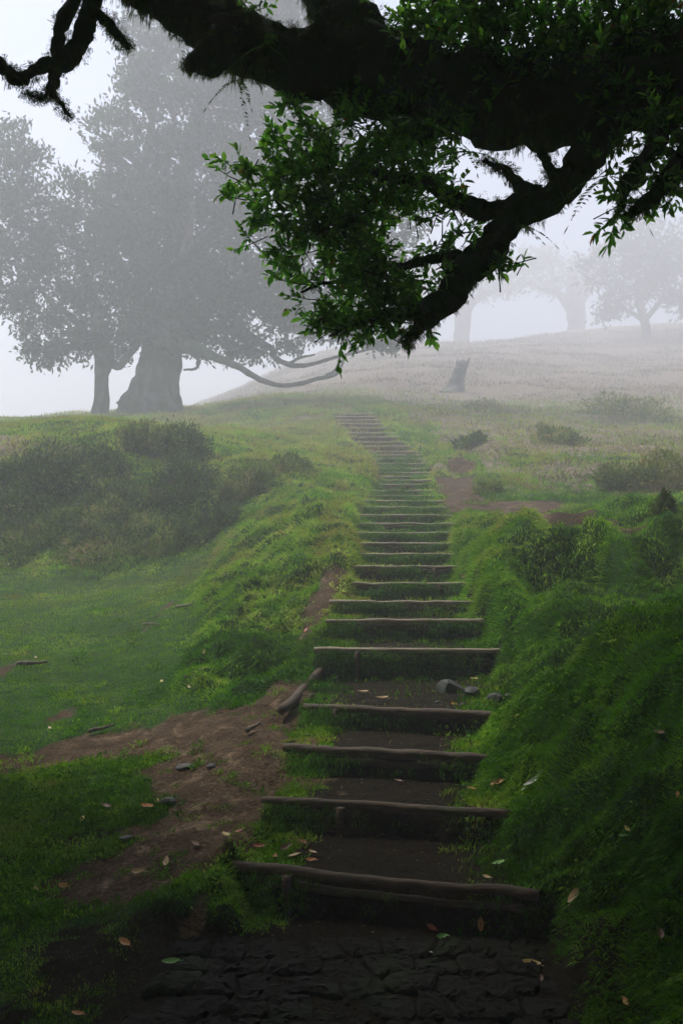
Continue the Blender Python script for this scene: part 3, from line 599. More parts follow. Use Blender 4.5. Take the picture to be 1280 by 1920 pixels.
# hanging moss on the limbs
a = Acc(); am = Acc()
for k, (nn, vv, q) in enumerate(surf[1:]):
    area = len(vv); L_ = np.linalg.norm(np.diff(q[:, :3], axis=0), axis=1).sum(); cnt = int(L_ * q[:, 3].mean() * 90000) + 2500
    cnt = int(cnt * 1.3); ns = cnt // 14; i_ = rng.integers(0, len(vv), ns); nv = nn[i_]; sp = vv[i_] + rng.normal(size=(ns, 3)) * .012
    under = np.clip(-nv[:, 2], 0, 1); clump = ss(-.2, .45, fbm(sp[:, 0] * 6, sp[:, 1] * 6, s=77, o=2))
    sdir = unit(nv * (.7 - .4 * under[:, None]) + rng.normal(size=(ns, 3)) * .25 + np.array([0, 0, -1.0]) * (.35 + 1.3 * under)[:, None])
    sL = (.008 + .016 * rng.random(ns)) * min(1, .45 + q[:, 3].mean() * 8) + (.085 * under + .012) * clump * rng.random(ns) ** 1.5 * max(.3, min(1, q[:, 3].mean() * 12)); stt = np.clip(.25 + .2 * rng.normal(size=ns) + .25 * clump, 0, 1)
    rp = lambda z_: np.repeat(z_, 14, 0); m_ = ns * 14
    leaves(am, rp(sp - nv * .006) + rng.normal(size=(m_, 3)) * .0055, rp(sdir) + rng.normal(size=(m_, 3)) * .16, rp(sL) * (.45 + .75 * rng.random(m_)), .0027, np.clip(rp(stt) + .08 * rng.normal(size=m_), 0, 1), 0, 4)
am.build('moss', M_MOSSHAIR, tree, TO)
# foliage in front and above
def twigs(acc, tw, blobs, per, L=.043, W=.0175, up=(-.35, 0, .35), nl=9):
    for (px, py, d, r_) in blobs:
        d *= KN; c = P(px, py, d); R_ = r_ / F * d; m = max(3, int(per * (r_ / 60) ** 2))
        o = unit(rng.normal(size=(m, 3))) * (rng.random(m) ** .45 * R_)[:, None]; o[:, 1] *= 1.2; p0 = c + o; g_ = fbm(p0[:, 0] * 9, p0[:, 1] * 5, p0[:, 2] * 9, s=237, o=2) > -.30; p0 = p0[g_]; o = o[g_]; m = len(p0)
        if m < 1: continue
        dr = unit(unit(o) * .7 + np.array(up) + rng.normal(size=(m, 3)) * .45)
        ln = .05 + .05 * rng.random(m)
        for j in range(nl):
            s = (j + .5) / nl; p = p0 + dr * (ln * s)[:, None]
            side = unit(np.cross(dr, rng.normal(size=(m, 3))))
            ld = dr * (.35 + .6 * s) + side * (1 - .45 * s) + rng.normal(size=(m, 3)) * .15 + np.array([0, 0, -.12])
            tt = np.clip(.45 + .22 * rng.normal(size=m) + .25 * (s > .8), 0, .9); tt = np.where(rng.random(m) < .008, 1.0, tt)
            leaves(acc, p, ld, L * (.5 + .85 * rng.random(m)), W * (.7 + .75 * rng.random(m)), tt, .16, 6, .12)
        for j in range(0, m, 2):
            q = np.stack([p0[j] - dr[j] * .08 + np.array([0, 0, .01]), p0[j], p0[j] + dr[j] * ln[j]]); tube(tw, np.hstack([q, [[.003], [.0022], [.0012]]]), 4, 0, 1, 0)
FO = {'left': [(445, 335, 5.1, 22), (505, 345, 5.1, 45), (555, 300, 5.1, 50), (530, 400, 5, 50), (600, 350, 5, 75), (680, 410, 5, 95), (570, 470, 5, 55), (530, 495, 5, 30), (620, 530, 5, 75), (700, 550, 4.9, 80), (605, 605, 4.9, 30), (645, 625, 4.85, 28), (700, 620, 4.85, 25), (770, 480, 4.9, 80), (745, 622, 4.75, 26), (775, 600, 4.75, 30), (720, 585, 4.8, 36), (440, 380, 5.1, 12), (470, 295, 5.1, 13), (520, 262, 5.1, 18), (472, 455, 5, 14), (585, 595, 4.9, 18), (432, 312, 5.1, 8), (800, 570, 4.8, 55), (640, 460, 5, 70), (480, 420, 5, 22), (740, 350, 5, 70)],
      'mid': [(930, 530, 4.7, 22), (915, 500, 4.7, 25), (975, 495, 4.7, 12), (830, 420, 4.85, 60), (845, 350, 4.9, 18), (790, 260, 4.9, 60), (690, 250, 5, 70), (760, 200, 5, 80), (620, 240, 5, 45), (560, 215, 5, 28), (860, 240, 4.95, 42)],
      'top': [(735, 50, 5, 40), (800, 40, 5, 70), (890, 70, 5, 80), (800, 120, 5, 70), (980, 50, 5, 85), (1080, 70, 5, 85), (1170, 50, 4.9, 85), (1260, 70, 4.9, 85), (930, 140, 4.9, 75), (1040, 130, 4.9, 70), (1160, 150, 4.8, 85), (1250, 170, 4.8, 60), (470, 15, 5, 20), (1100, 0, 5, 90), (900, -20, 5, 90), (1250, -20, 5, 90)],
      'right': [(1180, 230, 4.6, 38), (1240, 250, 4.5, 45), (1200, 310, 4.5, 34), (1260, 330, 4.5, 40), (1150, 410, 4.4, 22), (1175, 380, 4.4, 26), (1230, 365, 4.4, 26), (1290, 290, 4.5, 50), (1130, 300, 4.6, 24)]}
tw = Acc()
for k, bl in FO.items():
    a = Acc(); twigs(a, tw, bl, {'left': 52, 'mid': 56, 'top': 58, 'right': 50}[k], up=(-.35, 0, .3) if k in ('left', 'mid') else (0, 0, -.1)); a.build('foliage', M_LEAF, tree, TO)
tw.build('twigs', M_BARK, tree, TO, True)
for k, (x, y, r_, hh) in enumerate([(-6.2, -2.5, 3.6, 4.2), (-.5, -8, 4.2, 4.5), (6, -6, 4.2, 4.4), (8.5, 1, 4.0, 4.4), (8.6, 6.2, 3.6, 4.6), (-8.5, 2.8, 3.2, 4.4), (-5.3, 4.3, 2.4, 3.9), (5.4, 4.0, 2.2, 4.2)]):  # unseen laurels added beside and behind the camera to shade the foreground
    g = float(GH(x, y)); t = thing('laurel_tree', ['added shade laurel behind the viewer on the left', 'added shade laurel directly behind the viewer', 'added shade laurel behind the viewer on the right', 'added shade laurel just out of view to the right', 'added shade laurel out of view to the right, farther up', 'added shade laurel out of view to the left', 'smaller added shade laurel out of view left of the meadow edge', 'smaller added shade laurel out of view right of the mossy mound'][k], 'tree', (x, y, g), 'unseen laurels added for shade around the viewer')
    a = Acc(); tube(a, spline([(0, 0, -.3, .5), (.05, 0, .5, .33), (.1, .1, hh * .5, .25), (-.1, 0, hh, .15), (.1, .1, hh + 2, .05)], 5), 14, .35, 4, k); a.build('trunk', M_BARK, t, None, True)
    m = 7000; o = unit(rng.normal(size=(m, 3))) * (rng.random(m) ** .4)[:, None] * np.array([r_, r_, hh * .68]) + np.array([0, 0, hh]); o[:, 2] = np.maximum(o[:, 2], .8 + .8 * rng.random(m)); wx, wy = o[:, 0] + x, o[:, 1] + y
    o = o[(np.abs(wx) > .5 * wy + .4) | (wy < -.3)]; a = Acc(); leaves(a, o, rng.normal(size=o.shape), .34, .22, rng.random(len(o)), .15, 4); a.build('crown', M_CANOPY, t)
# rest of the crown, unseen above and behind the camera, widened to shade foreground
a = Acc(); m = 200000
p = np.stack([rng.uniform(-8, 9, m), rng.uniform(-8, 6.6, m), rng.uniform(3.0, 7.4, m)], 1)
den = fbm(p[:, 0] * .8, p[:, 1] * .8, p[:, 2] * .8, s=95, o=3)
okk = (den > -.42) & ~((p[:, 1] > .3) & (np.abs(p[:, 0]) < .44 * p[:, 1] + .25) & (p[:, 2] < 1.2 + .70 * p[:, 1] + .35)) & (p[:, 2] > 3.3) & (((p[:, 0] - .8) / 8.6) ** 2 + ((p[:, 1] + .6) / 7.2) ** 2 < 1)
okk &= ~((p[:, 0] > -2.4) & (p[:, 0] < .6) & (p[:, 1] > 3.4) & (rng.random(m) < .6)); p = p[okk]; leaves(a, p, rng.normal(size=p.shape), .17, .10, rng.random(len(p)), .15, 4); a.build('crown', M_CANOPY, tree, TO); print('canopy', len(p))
for k, q in enumerate([[(3.0, 2.9, 2.8, .22), (2.6, 1.4, 3.8, .17), (1.5, .2, 4.4, .12), (-.5, -1.2, 5.6, .09), (-3, -2, 6, .03)], [(3.05, 2.8, 2.8, .22), (3.6, 1.0, 4.0, .15), (4.2, -1.5, 5.3, .12), (3, -4.5, 5.8, .04)], [(3.1, 2.5, 4.7, .14), (1.8, 2.4, 5.2, .1), (0, 2.4, 5.6, .07), (-2.0, 2.2, 5.8, .03)]]):
    limb('limb', q, 10, 8, .4, 30 + k, .05)

def frond(acc, p, dr, L, n=16, tint=.5, W=.3):
    dr = unit(np.array(dr)); s = np.linspace(0, 1, n); c = p + dr * L * s[:, None] + np.array([0, 0, -1]) * (L * .55 * s ** 2)[:, None]
    t = unit(np.gradient(c, axis=0)); side = unit(np.cross(t, np.array([.1, -.4, 1.0])))
    w = L * W * np.sin(np.pi * np.clip(s * .9 + .12, 0, 1)) * .55
    for sg in (-1, 1):
        d = side * sg + t * .45; leaves(acc, c[1:], d[1:], w[1:], np.maximum(L * .055, .005), np.full(n - 1, tint) + rng.normal(size=n - 1) * .1, .05, 4)
    leaves(acc, c[:1], t[:1], L * .2, .004, np.array([tint]), 0, 4)
    leaves(acc, c[::3], t[::3], L * .25, .005, np.full(len(c[::3]), tint), 0, 4)
FERNS = [(445, 150, 5, 3, .16, 'single drooping fern frond below the thick mossy limb at upper left'), (700, 285, 4.8, 6, .28, 'fern hanging in the dark leaves under the main limb, above the green twigs'),
         (775, 225, 4.8, 5, .28, 'fern with long drooping fronds under the middle of the main limb'), (650, 235, 4.85, 4, .22, 'small fern left of the other ferns under the main limb'), (880, 285, 4.7, 6, .26, 'fern silhouetted against the gap beside the mossy fork'),
         (1140, 330, 4.6, 5, .22, 'fern dangling from the mossy limb at the right against pale mist'), (968, 425, 4.65, 3, .16, 'short fern frond hanging under the fork of the lower limb'), (500, 85, 4.9, 4, .2, 'bright green fern growing on top of the mossy limb'),
         (555, 215, 4.9, 3, .18, 'tiny fern at the left end of the dark leaves under the limb')]
for (px, py, d, m, L, lab) in FERNS:
    c = P(px, py, d * KN - .32); a = Acc(); L *= .75
    for j in range(m): frond(a, np.zeros(3), (rng.normal() * .8, -.3 + rng.normal() * .4, -.4 + .5 * rng.random()), L * (.7 + .5 * rng.random()), 16, .35 + .3 * rng.random())
    o = a.build('fern', M_FERN); o.location = c; tag(o, lab, 'fern', 'ferns growing on the overhanging tree')

# ------------------------------------------------------------------ trees in the mist
def cloud(acc, lobes, dd, per, L, clump=.24, ncl=70, W=.5, dep=1.0):
    for (px, py, r_, *rest) in lobes:
        d = dd + (rest[0] if rest else 0); c = P(px, py, d); R_ = r_ / F * d; m = int(ncl * (r_ / 80) ** 2) + 6
        o = unit(rng.normal(size=(m, 3))) * (rng.random(m) ** .4 * R_)[:, None]; o[:, 1] *= 1.3 * dep; cc = np.repeat(c + o, per, 0)
        p = cc + rng.normal(size=cc.shape) * clump * np.array([1, 1, .6]); od = np.repeat(unit(o), per, 0)
        leaves(acc, p, od + rng.normal(size=p.shape) * .7 + np.array([0, 0, .2]), L * (.6 + .8 * rng.random(len(p))), L * W, np.clip(rng.random(len(p)), 0, 1), .1, 4)
def mist_tree(lab, trunk, limbs, lobes, d, per=26, L=.2, clump=.26, ncl=70, sides=24, dep=1.0, rough=.3, grp='trees standing in the mist', name='laurel_tree'):
    base = P(trunk[0][0], trunk[0][1], d); base[2] = float(GH(base[0], base[1])); t = thing(name, lab, 'tree', base, grp)
    def Q(l): return [(*P(a, b, d + (e[0] if e else 0)), r_ / F * d) for a, b, r_, *e in l]
    q = Q(trunk); q = [(q[0][0], q[0][1], min(q[0][2], base[2] - .4), q[0][3] * 1.1)] + q
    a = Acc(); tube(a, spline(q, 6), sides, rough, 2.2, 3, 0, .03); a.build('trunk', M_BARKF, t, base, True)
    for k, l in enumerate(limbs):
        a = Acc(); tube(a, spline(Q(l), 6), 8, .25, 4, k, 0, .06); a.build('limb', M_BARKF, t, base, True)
    if lobes:
        a = Acc(); cloud(a, lobes, d, per, L, clump, ncl, dep=dep); a.build('crown', M_FAR, t, base)
    return t
BIGL = [(320, 560, 105), (235, 600, 60), (420, 590, 85), (500, 600, 75), (560, 615, 55, 2), (630, 610, 50, 2), (690, 622, 38, 2), (730, 635, 20, 2), (350, 450, 120), (255, 480, 85), (450, 500, 105), (540, 520, 85, 1), (620, 530, 80, 1), (300, 340, 95), (400, 330, 110), (490, 390, 100),
        (235, 390, 70), (205, 255, 45), (215, 310, 45), (300, 225, 85), (400, 210, 105), (490, 250, 90), (570, 210, 80), (250, 130, 40), (310, 130, 60), (380, 100, 85), (470, 110, 95), (560, 90, 85), (235, 60, 22), (300, 40, 50), (400, -10, 90), (500, -20, 90), (590, 10, 80), (640, 120, 80), (620, 320, 100), (700, 420, 100), (700, 560, 60, 1), (280, 620, 50, -1), (370, 640, 40, -1), (440, 655, 28, -1)]
mist_tree('biggest misty tree with a wide flared trunk left of the stairs', [(282, 792, 68), (284, 765, 58), (291, 730, 48), (298, 700, 41), (305, 660, 38), (312, 620, 40), (318, 570, 38), (325, 510, 30), (335, 450, 24), (345, 380, 18), (352, 300, 13), (365, 220, 9), (385, 120, 5), (395, 40, 3)],
          [[(310, 620, 22), (260, 560, 18), (215, 480, 12), (200, 400, 8), (205, 300, 5)], [(315, 620, 24), (390, 570, 18), (460, 520, 12), (540, 450, 8), (600, 380, 4)], [(320, 560, 18), (390, 440, 13), (440, 330, 9), (470, 200, 6), (480, 80, 3)], [(320, 560, 16), (280, 440, 12), (270, 320, 8), (290, 200, 5), (300, 90, 3)],
           [(325, 640, 20, -1), (400, 668, 9, -2), (450, 690, 6, -2), (495, 714, 5, -2), (530, 724, 4, -2), (580, 714, 4, -2), (625, 703, 3.4, -2), (640, 688, 2.6, -2), (646, 668, 2, -2)], [(610, 703, 2.6, -2), (630, 692, 2, -2), (634, 672, 1.6, -2)],
           [(330, 610, 20), (430, 620, 11, 1), (505, 650, 7, 1), (518, 672, 5, 1), (550, 687, 5, 1), (590, 681, 4, 1), (650, 665, 3, 1), (720, 650, 2, 1)], [(538, 684, 4, 1), (560, 672, 3, 1), (590, 664, 2, 1)], [(340, 640, 10, -1), (372, 672, 4, -1), (366, 690, 2.5, -1), (345, 694, 2, -1)],
           [(352, 300, 8), (372, 200, 6), (380, 130, 4), (378, 60, 3)], [(350, 330, 6), (330, 240, 4), (320, 180, 3)], [(345, 480, 9, -2), (356, 430, 6, -3), (362, 380, 4, -3)]], BIGL, 34, ncl=38, per=52, clump=.26, L=.235, rough=.16)
mist_tree('thin straight-trunked misty tree at the left beside the flared trunk', [(187, 796, 24), (188, 770, 16), (191, 730, 13), (191, 700, 14), (194, 675, 17), (190, 630, 14), (175, 560, 10), (150, 480, 7), (130, 400, 4)],
          [[(196, 670, 11), (225, 685, 7), (255, 650, 8), (270, 630, 6)], [(190, 660, 10), (140, 600, 7), (90, 560, 5), (50, 500, 3)], [(192, 650, 8), (130, 650, 5), (80, 650, 3)]],
          [(95, 640, 42), (60, 590, 45), (140, 600, 60), (170, 655, 30), (75, 665, 22), (210, 650, 28), (30, 545, 45), (100, 530, 65), (170, 530, 60), (40, 470, 55), (120, 450, 60), (190, 450, 50), (60, 390, 50), (130, 375, 45), (10, 420, 45), (15, 350, 45), (60, 310, 35), (25, 270, 35), (190, 370, 35), (-30, 480, 60), (-30, 350, 50)], 33, ncl=38, per=52, clump=.25, L=.22)
mist_tree('small rounded misty tree far off at the right edge', [(1226, 682, 10), (1220, 660, 9), (1212, 630, 8), (1207, 600, 8), (1196, 565, 6), (1190, 530, 4)], [[(1208, 600, 6), (1240, 560, 4), (1262, 520, 2)], [(1206, 600, 5), (1165, 575, 3), (1135, 560, 2)]],
          [(1200, 540, 45), (1150, 560, 24), (1130, 505, 36), (1195, 480, 52), (1255, 530, 38), (1175, 440, 38), (1235, 455, 42), (1290, 560, 34), (1290, 480, 40), (1140, 590, 12)], 84, 34, .55, .62, 60, 14)
mist_tree('very faint thick trunk in the mist above the broken stump', [(862, 662, 20), (864, 640, 16), (866, 610, 15), (868, 580, 17), (872, 545, 14), (878, 510, 8)], [[(868, 590, 10), (900, 555, 6), (940, 540, 3)], [(868, 585, 9), (835, 560, 5), (800, 560, 3)]],
          [(850, 525, 50), (905, 540, 38), (800, 540, 34), (880, 515, 40), (950, 510, 30)], 112, 28, .7, .8, 50, 14)
mist_tree('very faint spreading misty tree with raised arms right of the centre', [(1078, 658, 24), (1080, 630, 17), (1080, 600, 17), (1076, 560, 18), (1074, 530, 12), (1068, 500, 7)], [[(1078, 590, 11), (1045, 550, 7), (1010, 540, 4), (990, 520, 2)], [(1078, 580, 10), (1105, 540, 7), (1130, 500, 4)]],
          [(1060, 515, 42), (1010, 510, 36), (1110, 495, 38), (1000, 490, 26), (960, 525, 24)], 114, 28, .75, .85, 50, 14)
mist_tree('slim faint tree at the left of the distant row', [(812, 655, 8), (813, 630, 5), (812, 590, 5), (808, 540, 3)], [], [(800, 560, 24), (780, 590, 22), (790, 520, 30)], 112, 28, .6, .6, 50, 8)
# broken stump
sb = P(855, 750, 43.6); sb[2] = float(GH(sb[0], sb[1])); t = thing('tree_stump', 'broken leaning stump with a splintered top on a small mound', 'stump', sb)
k = (sb[2] - P(855, 750, 43.6)[2]); up = lambda l: [(*(P(a_, b_, 43.6) + np.array([0, 0, k])), r_ / F * 43.6) for a_, b_, r_ in l]
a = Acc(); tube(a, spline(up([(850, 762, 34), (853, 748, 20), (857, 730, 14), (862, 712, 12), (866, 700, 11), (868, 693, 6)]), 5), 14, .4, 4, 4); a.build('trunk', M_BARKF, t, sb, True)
for l in ([(872, 704, 4), (877, 694, 2.5), (880, 687, 1)], [(858, 704, 5), (857, 696, 3), (858, 690, 1)]):
    a = Acc(); tube(a, spline(up(l), 4), 6, .3, 4, 4); a.build('splinter', M_BARKF, t, sb, True)

# ------------------------------------------------------------------ shrubs
def shrub(name, lab, px, py, w, h, style, grp, tb=.5, n=2600, L=.045, d=None, mat=None):
    b = hit(px, py) if True else np.array([(px - 640) / F * d, d, float(GH((px - 640) / F * d, d))])
    s = b[1] / F; Wm, Hm = w * s, h * s; L *= 1.5; n = int(n * .8); t = thing(name, lab, 'shrub', b, grp); r = rng
    a = Acc(); st = Acc(); mstem = 22
    if style == 'upright':
        for j in range(mstem * 2):
            x0 = (r.random() - .5) * Wm * .6; hh = Hm * (.55 + .5 * r.random()) * (1 - .5 * abs(x0 / Wm * 2) ** 2); lean = x0 * .8 + r.normal() * .08 * Wm; y0 = r.normal() * Wm * .15
            q = np.array([[x0 * .2, y0 * .2, -.05, .008], [x0 + lean * .4, y0, hh * .5, .004], [x0 + lean, y0 + .02, hh, .002]]); q = spline(q, 4); tube(st, q, 4)
            m = n // (mstem * 2); s_ = r.random(m) ** .7; idx = (s_ * (len(q) - 1)).astype(int); p = q[idx, :3] + r.normal(size=(m, 3)) * .012
            leaves(a, p, np.array([lean, 0, hh]) * .6 / max(hh, .01) + r.normal(size=(m, 3)) * .5, L * (.5 + .8 * r.random(m)), L * .25, np.clip(tb + r.normal(size=m) * .18, 0, 1), .1, 4)
    else:
        o = unit(r.normal(size=(n, 3))) * (r.random(n) ** .3)[:, None]; o[:, 2] = np.abs(o[:, 2])
        lump = 1 + .55 * fbm(o[:, 0] * 2.5, o[:, 1] * 2.5, o[:, 2] * 2.5, s=int(px), o=2); lump = lump * (1 + .35 * (r.random(n) < .12) * r.random(n)); p = o * lump[:, None] * np.array([Wm / 2, Wm * .4, Hm])
        p[:, 2] += GH(b[0] + p[:, 0], b[1] + p[:, 1]) - b[2]
        leaves(a, p, o + r.normal(size=(n, 3)) * .6 + np.array([0, 0, .4]), L * (.5 + .9 * r.random(n)), L * .38, np.clip(tb + .08 + .5 * fbm(p[:, 0] * 4, p[:, 1] * 4, p[:, 2] * 4, s=8, o=2) + r.normal(size=n) * .14, 0, 1), .1, 4)
        for j in range(mstem):
            x0, y0 = r.normal() * Wm * .05, r.normal() * Wm * .04; e = np.array([x0 * 3, y0 * 3, Hm * (.7 + .4 * r.random())]); q = np.array([[x0, y0, -.05, .008], [x0 + e[0] * .3, y0, e[2] * .5, .005], [*e, .002]]); tube(st, spline(q, 3), 4)
    a.build('foliage', mat or M_SHRUB, t); st.build('stems', M_STICK, t)
SH = [('heather_bush', 'plumed yellowish heather bush on the bank edge below the big trunk', 275, 858, 105, 72, 'upright', None, .62, 4200, .06, 14.2),
 ('heather_bush', 'dark rounded heather bush just right of the plumed yellowish one', 345, 862, 92, 62, 'dome', None, .2, 4200, .05, 14.0),
 ('bramble_bush', 'large dark bramble mound at the far left of the overgrown bank', 60, 935, 190, 80, 'dome', None, .14, 5200, .055, 13.2),
 ('bramble_bush', 'dark brown bramble mound under the grass lip at the left', 175, 905, 150, 50, 'dome', None, .2, 4200, .05, 13.7),
 ('bramble_bush', 'dark bramble tangle hanging directly below the rounded heather bush', 335, 930, 140, 62, 'dome', None, .16, 4600, .05, 13.6),
 ('bramble_bush', 'low olive bramble with pale dry stalks in the middle of the bank', 220, 965, 150, 50, 'dome', None, .45, 3600, .05, 13.1),
 ('bramble_bush', 'green leafy bramble low at the left foot of the bank', 70, 1010, 170, 42, 'dome', None, .42, 3600, .05, 12.6),
 ('bramble_bush', 'leafy yellow-green bramble at the foot of the bank, next to the meadow', 200, 1035, 170, 42, 'dome', None, .58, 3600, .05, 12.3),
 ('bramble_bush', 'brownish green bramble at the foot of the bank, towards its right end', 320, 1030, 150, 55, 'dome', None, .38, 3800, .05, 12.3),
 ('bramble_bush', 'tall light-green fern-like bush standing at the right of the bank', 425, 965, 46, 70, 'upright', None, .66, 2000, .05, 13.2),
 ('bramble_bush', 'brown dry bush on the bank between the light-green bush and the grass ridge', 470, 925, 90, 46, 'dome', None, .55, 3000, .045, 13.9),
 ('bramble_bush', 'dark bush in the corner where the bank meets the grass ridge', 400, 1010, 100, 55, 'dome', None, .2, 3000, .045, 12.5),
 ('bramble_bush', 'small pale brown scrub on the top lip right of the heather bushes', 545, 888, 90, 30, 'dome', None, .5, 2000, .045, 14.8),
 ('gorse_bush', 'twiggy yellow-green bush on the slope at the right', 1160, 930, 90, 62, 'upright', None, .6, 2600, .055, 12.6),
 ('gorse_bush', 'wide brown bushy heather at the right edge above the mossy bank', 1245, 925, 150, 66, 'dome', None, .72, 4600, .05, 12.9),
 ('gorse_bush', 'small dark green tuft below the wide brown bush', 1242, 958, 36, 24, 'dome', None, .12, 900, .04, 10.9),
 ('gorse_bush', 'dark flat shrub halfway up the misty slope right of the stairs', 880, 838, 60, 16, 'dome', None, .12, 1200, .07, 18.5),
 ('gorse_bush', 'broad misty hummock of brown heath high on the right', 1180, 782, 180, 38, 'dome', None, .6, 3000, .1, 25),
 ('gorse_bush', 'misty brown shrub in the middle of the right slope', 1045, 832, 90, 24, 'dome', None, .5, 1600, .08, 19),
 ('gorse_bush', 'faint reddish scrub near the foot of the broken stump', 905, 768, 80, 16, 'dome', None, .7, 1200, .08, 26),
 ('gorse_bush', 'small green tussock beside the bare reddish dirt patch', 915, 925, 50, 18, 'dome', None, .45, 1200, .045, 12.4)]
for s_ in SH:
    nm, lab, px, py, w, h, sty, grp, tb, n_, L_, d_ = s_
    shrub(nm, lab, px, py, w, h, sty, {'heather_bush': 'bushes on the lip of the bank', 'bramble_bush': 'brambles covering the left bank', 'gorse_bush': 'shrubs on the right slope'}[nm], tb, n_, L_, d_)

# ------------------------------------------------------------------ rocks
def rock(name, lab, px, py, w, h, seed, grp='stones on the earth landing'):
    b = hit(px, py); s = b[1] / F; r = np.random.default_rng(seed)
    import bmesh
    bm = bmesh.new(); bmesh.ops.create_icosphere(bm, subdivisions=3, radius=1)
    for v in bm.verts:
        c = np.array(v.co); 
        for pl in range(7):
            pn = unit(np.array([math.sin(seed * 3 + pl * 2.1), math.cos(seed + pl * 1.3), .5 * math.sin(pl * 4 + seed)])); dd = .62 + .06 * (pl % 3); e = c @ pn
            if e > dd: c = c - pn * (e - dd) * .85
        c = c * (1 + .08 * float(fbm(c[0] * 3 + seed, c[1] * 3, c[2] * 3, s=seed, o=3))); v.co = Vector(c * np.array([w / 2 * s, w * .38 * s, h * .5 * s]))
    me = bpy.data.meshes.new(name); bm.to_mesh(me); bm.free(); me.materials.append(M_ROCK)
    o = link(bpy.data.objects.new(name, me)); o.location = (b[0], b[1], b[2] + h * .10 * s); o.rotation_euler = (0, 0, r.random() * 3 * .3); tag(o, lab, 'rock', grp)
for k, (px, py, w, h, lab) in enumerate([(842, 1297, 58, 40, 'largest dark stone on the back right of the earth landing'), (884, 1308, 54, 34, 'greyish stone right beside the largest dark stone on the landing'), (926, 1314, 44, 24, 'flat dark stone right of the two larger stones on the landing'),
    (955, 1308, 26, 12, 'small dark stone at the mossy right edge of the landing'), (900, 1326, 24, 9, 'small flat stone in front of the greyish stone, near the log'), (868, 1322, 16, 7, 'pebble in front of the largest dark stone'), (940, 1328, 18, 7, 'pebble near the right end of the landing log'), (820, 1318, 14, 5, 'tiny pebble left of the dark stones, on bare earth')]):
    rock('rock', lab, px, py, w, h, k + 3)
for k, (px, py, w, h, lab) in enumerate([(398, 1440, 24, 12, 'pinkish stone set in the dirt near the middle of the bare path'), (348, 1438, 40, 10, 'low flat stone in the dirt path'), (316, 1508, 34, 20, 'dark stone in the mud beside the orange leaf'), (240, 1575, 34, 12, 'grey flat stone in the mud at the lower left')]):
    rock('rock', lab, px, py, w, h, k + 23, 'stones in the dirt path')

# ------------------------------------------------------------------ fallen leaves and sticks
LC = {'tan': dead_leaf_mat('tan_leaf', (.42, .26, .12), (.62, .44, .22)), 'orange': dead_leaf_mat('orange_leaf', (.45, .16, .04), (.62, .30, .09)), 'red': dead_leaf_mat('red_leaf', (.28, .05, .03), (.5, .14, .07)),
      'brown': dead_leaf_mat('brown_leaf', (.12, .06, .035), (.26, .13, .07)), 'green': dead_leaf_mat('green_leaf', (.12, .30, .05), (.22, .42, .09)), 'yellow': dead_leaf_mat('yellow_leaf', (.5, .36, .10), (.65, .5, .18)), 'white': dead_leaf_mat('pale_barb', (.6, .6, .55), (.8, .8, .76))}
def leaf(px, py, size, col, lab, ang=None, name='fallen_leaf', wf=.42):
    b = hit(px, py); L = size / F * b[1]; r = np.random.default_rng(int(px * 7 + py)); n = 7; m = 5
    ang = r.random() * 6.28 if ang is None else ang; V = []; curl = .25 + .5 * r.random(); tw_ = r.normal() * .4
    for i in range(n):
        s = i / (n - 1); w = L * wf * (math.sin(math.pi * min(1, s * .93 + .05)) ** .8) * .5 + .0004
        for j in range(m):
            u = j / (m - 1) * 2 - 1; V.append((u * w, (s - .5) * L, abs(u) * w * curl + (s - .5) ** 2 * L * curl + u * w * tw_ * s + .004 * r.normal() * L))
    V = np.array(V); Fc = [[i * m + j, i * m + j + 1, (i + 1) * m + j + 1, (i + 1) * m + j] for i in range(n - 1) for j in range(m - 1)]
    k = len(V); V = np.vstack([V, [(-.0012, -L * .5, .001), (.0012, -L * .5, .001), (.0012, -L * .68, .004), (-.0012, -L * .68, .004)]]); Fc.append([k, k + 1, k + 2, k + 3])
    o = mesh(name, V, Fc, LC[col], None, True); nrm = gn(np.array([b[0]]), np.array([b[1]]))[0]
    q = Vector(nrm * .6 + np.array([0, -.25, .4])).to_track_quat('Z', 'Y'); o.rotation_mode = 'QUATERNION'
    from mathutils import Quaternion
    o.rotation_quaternion = q @ Quaternion((0, 0, 1), ang); o.location = b + nrm * .014; 
    return tag(o, lab, 'leaf' if name == 'fallen_leaf' else 'feather', 'fallen leaves' if name == 'fallen_leaf' else None)
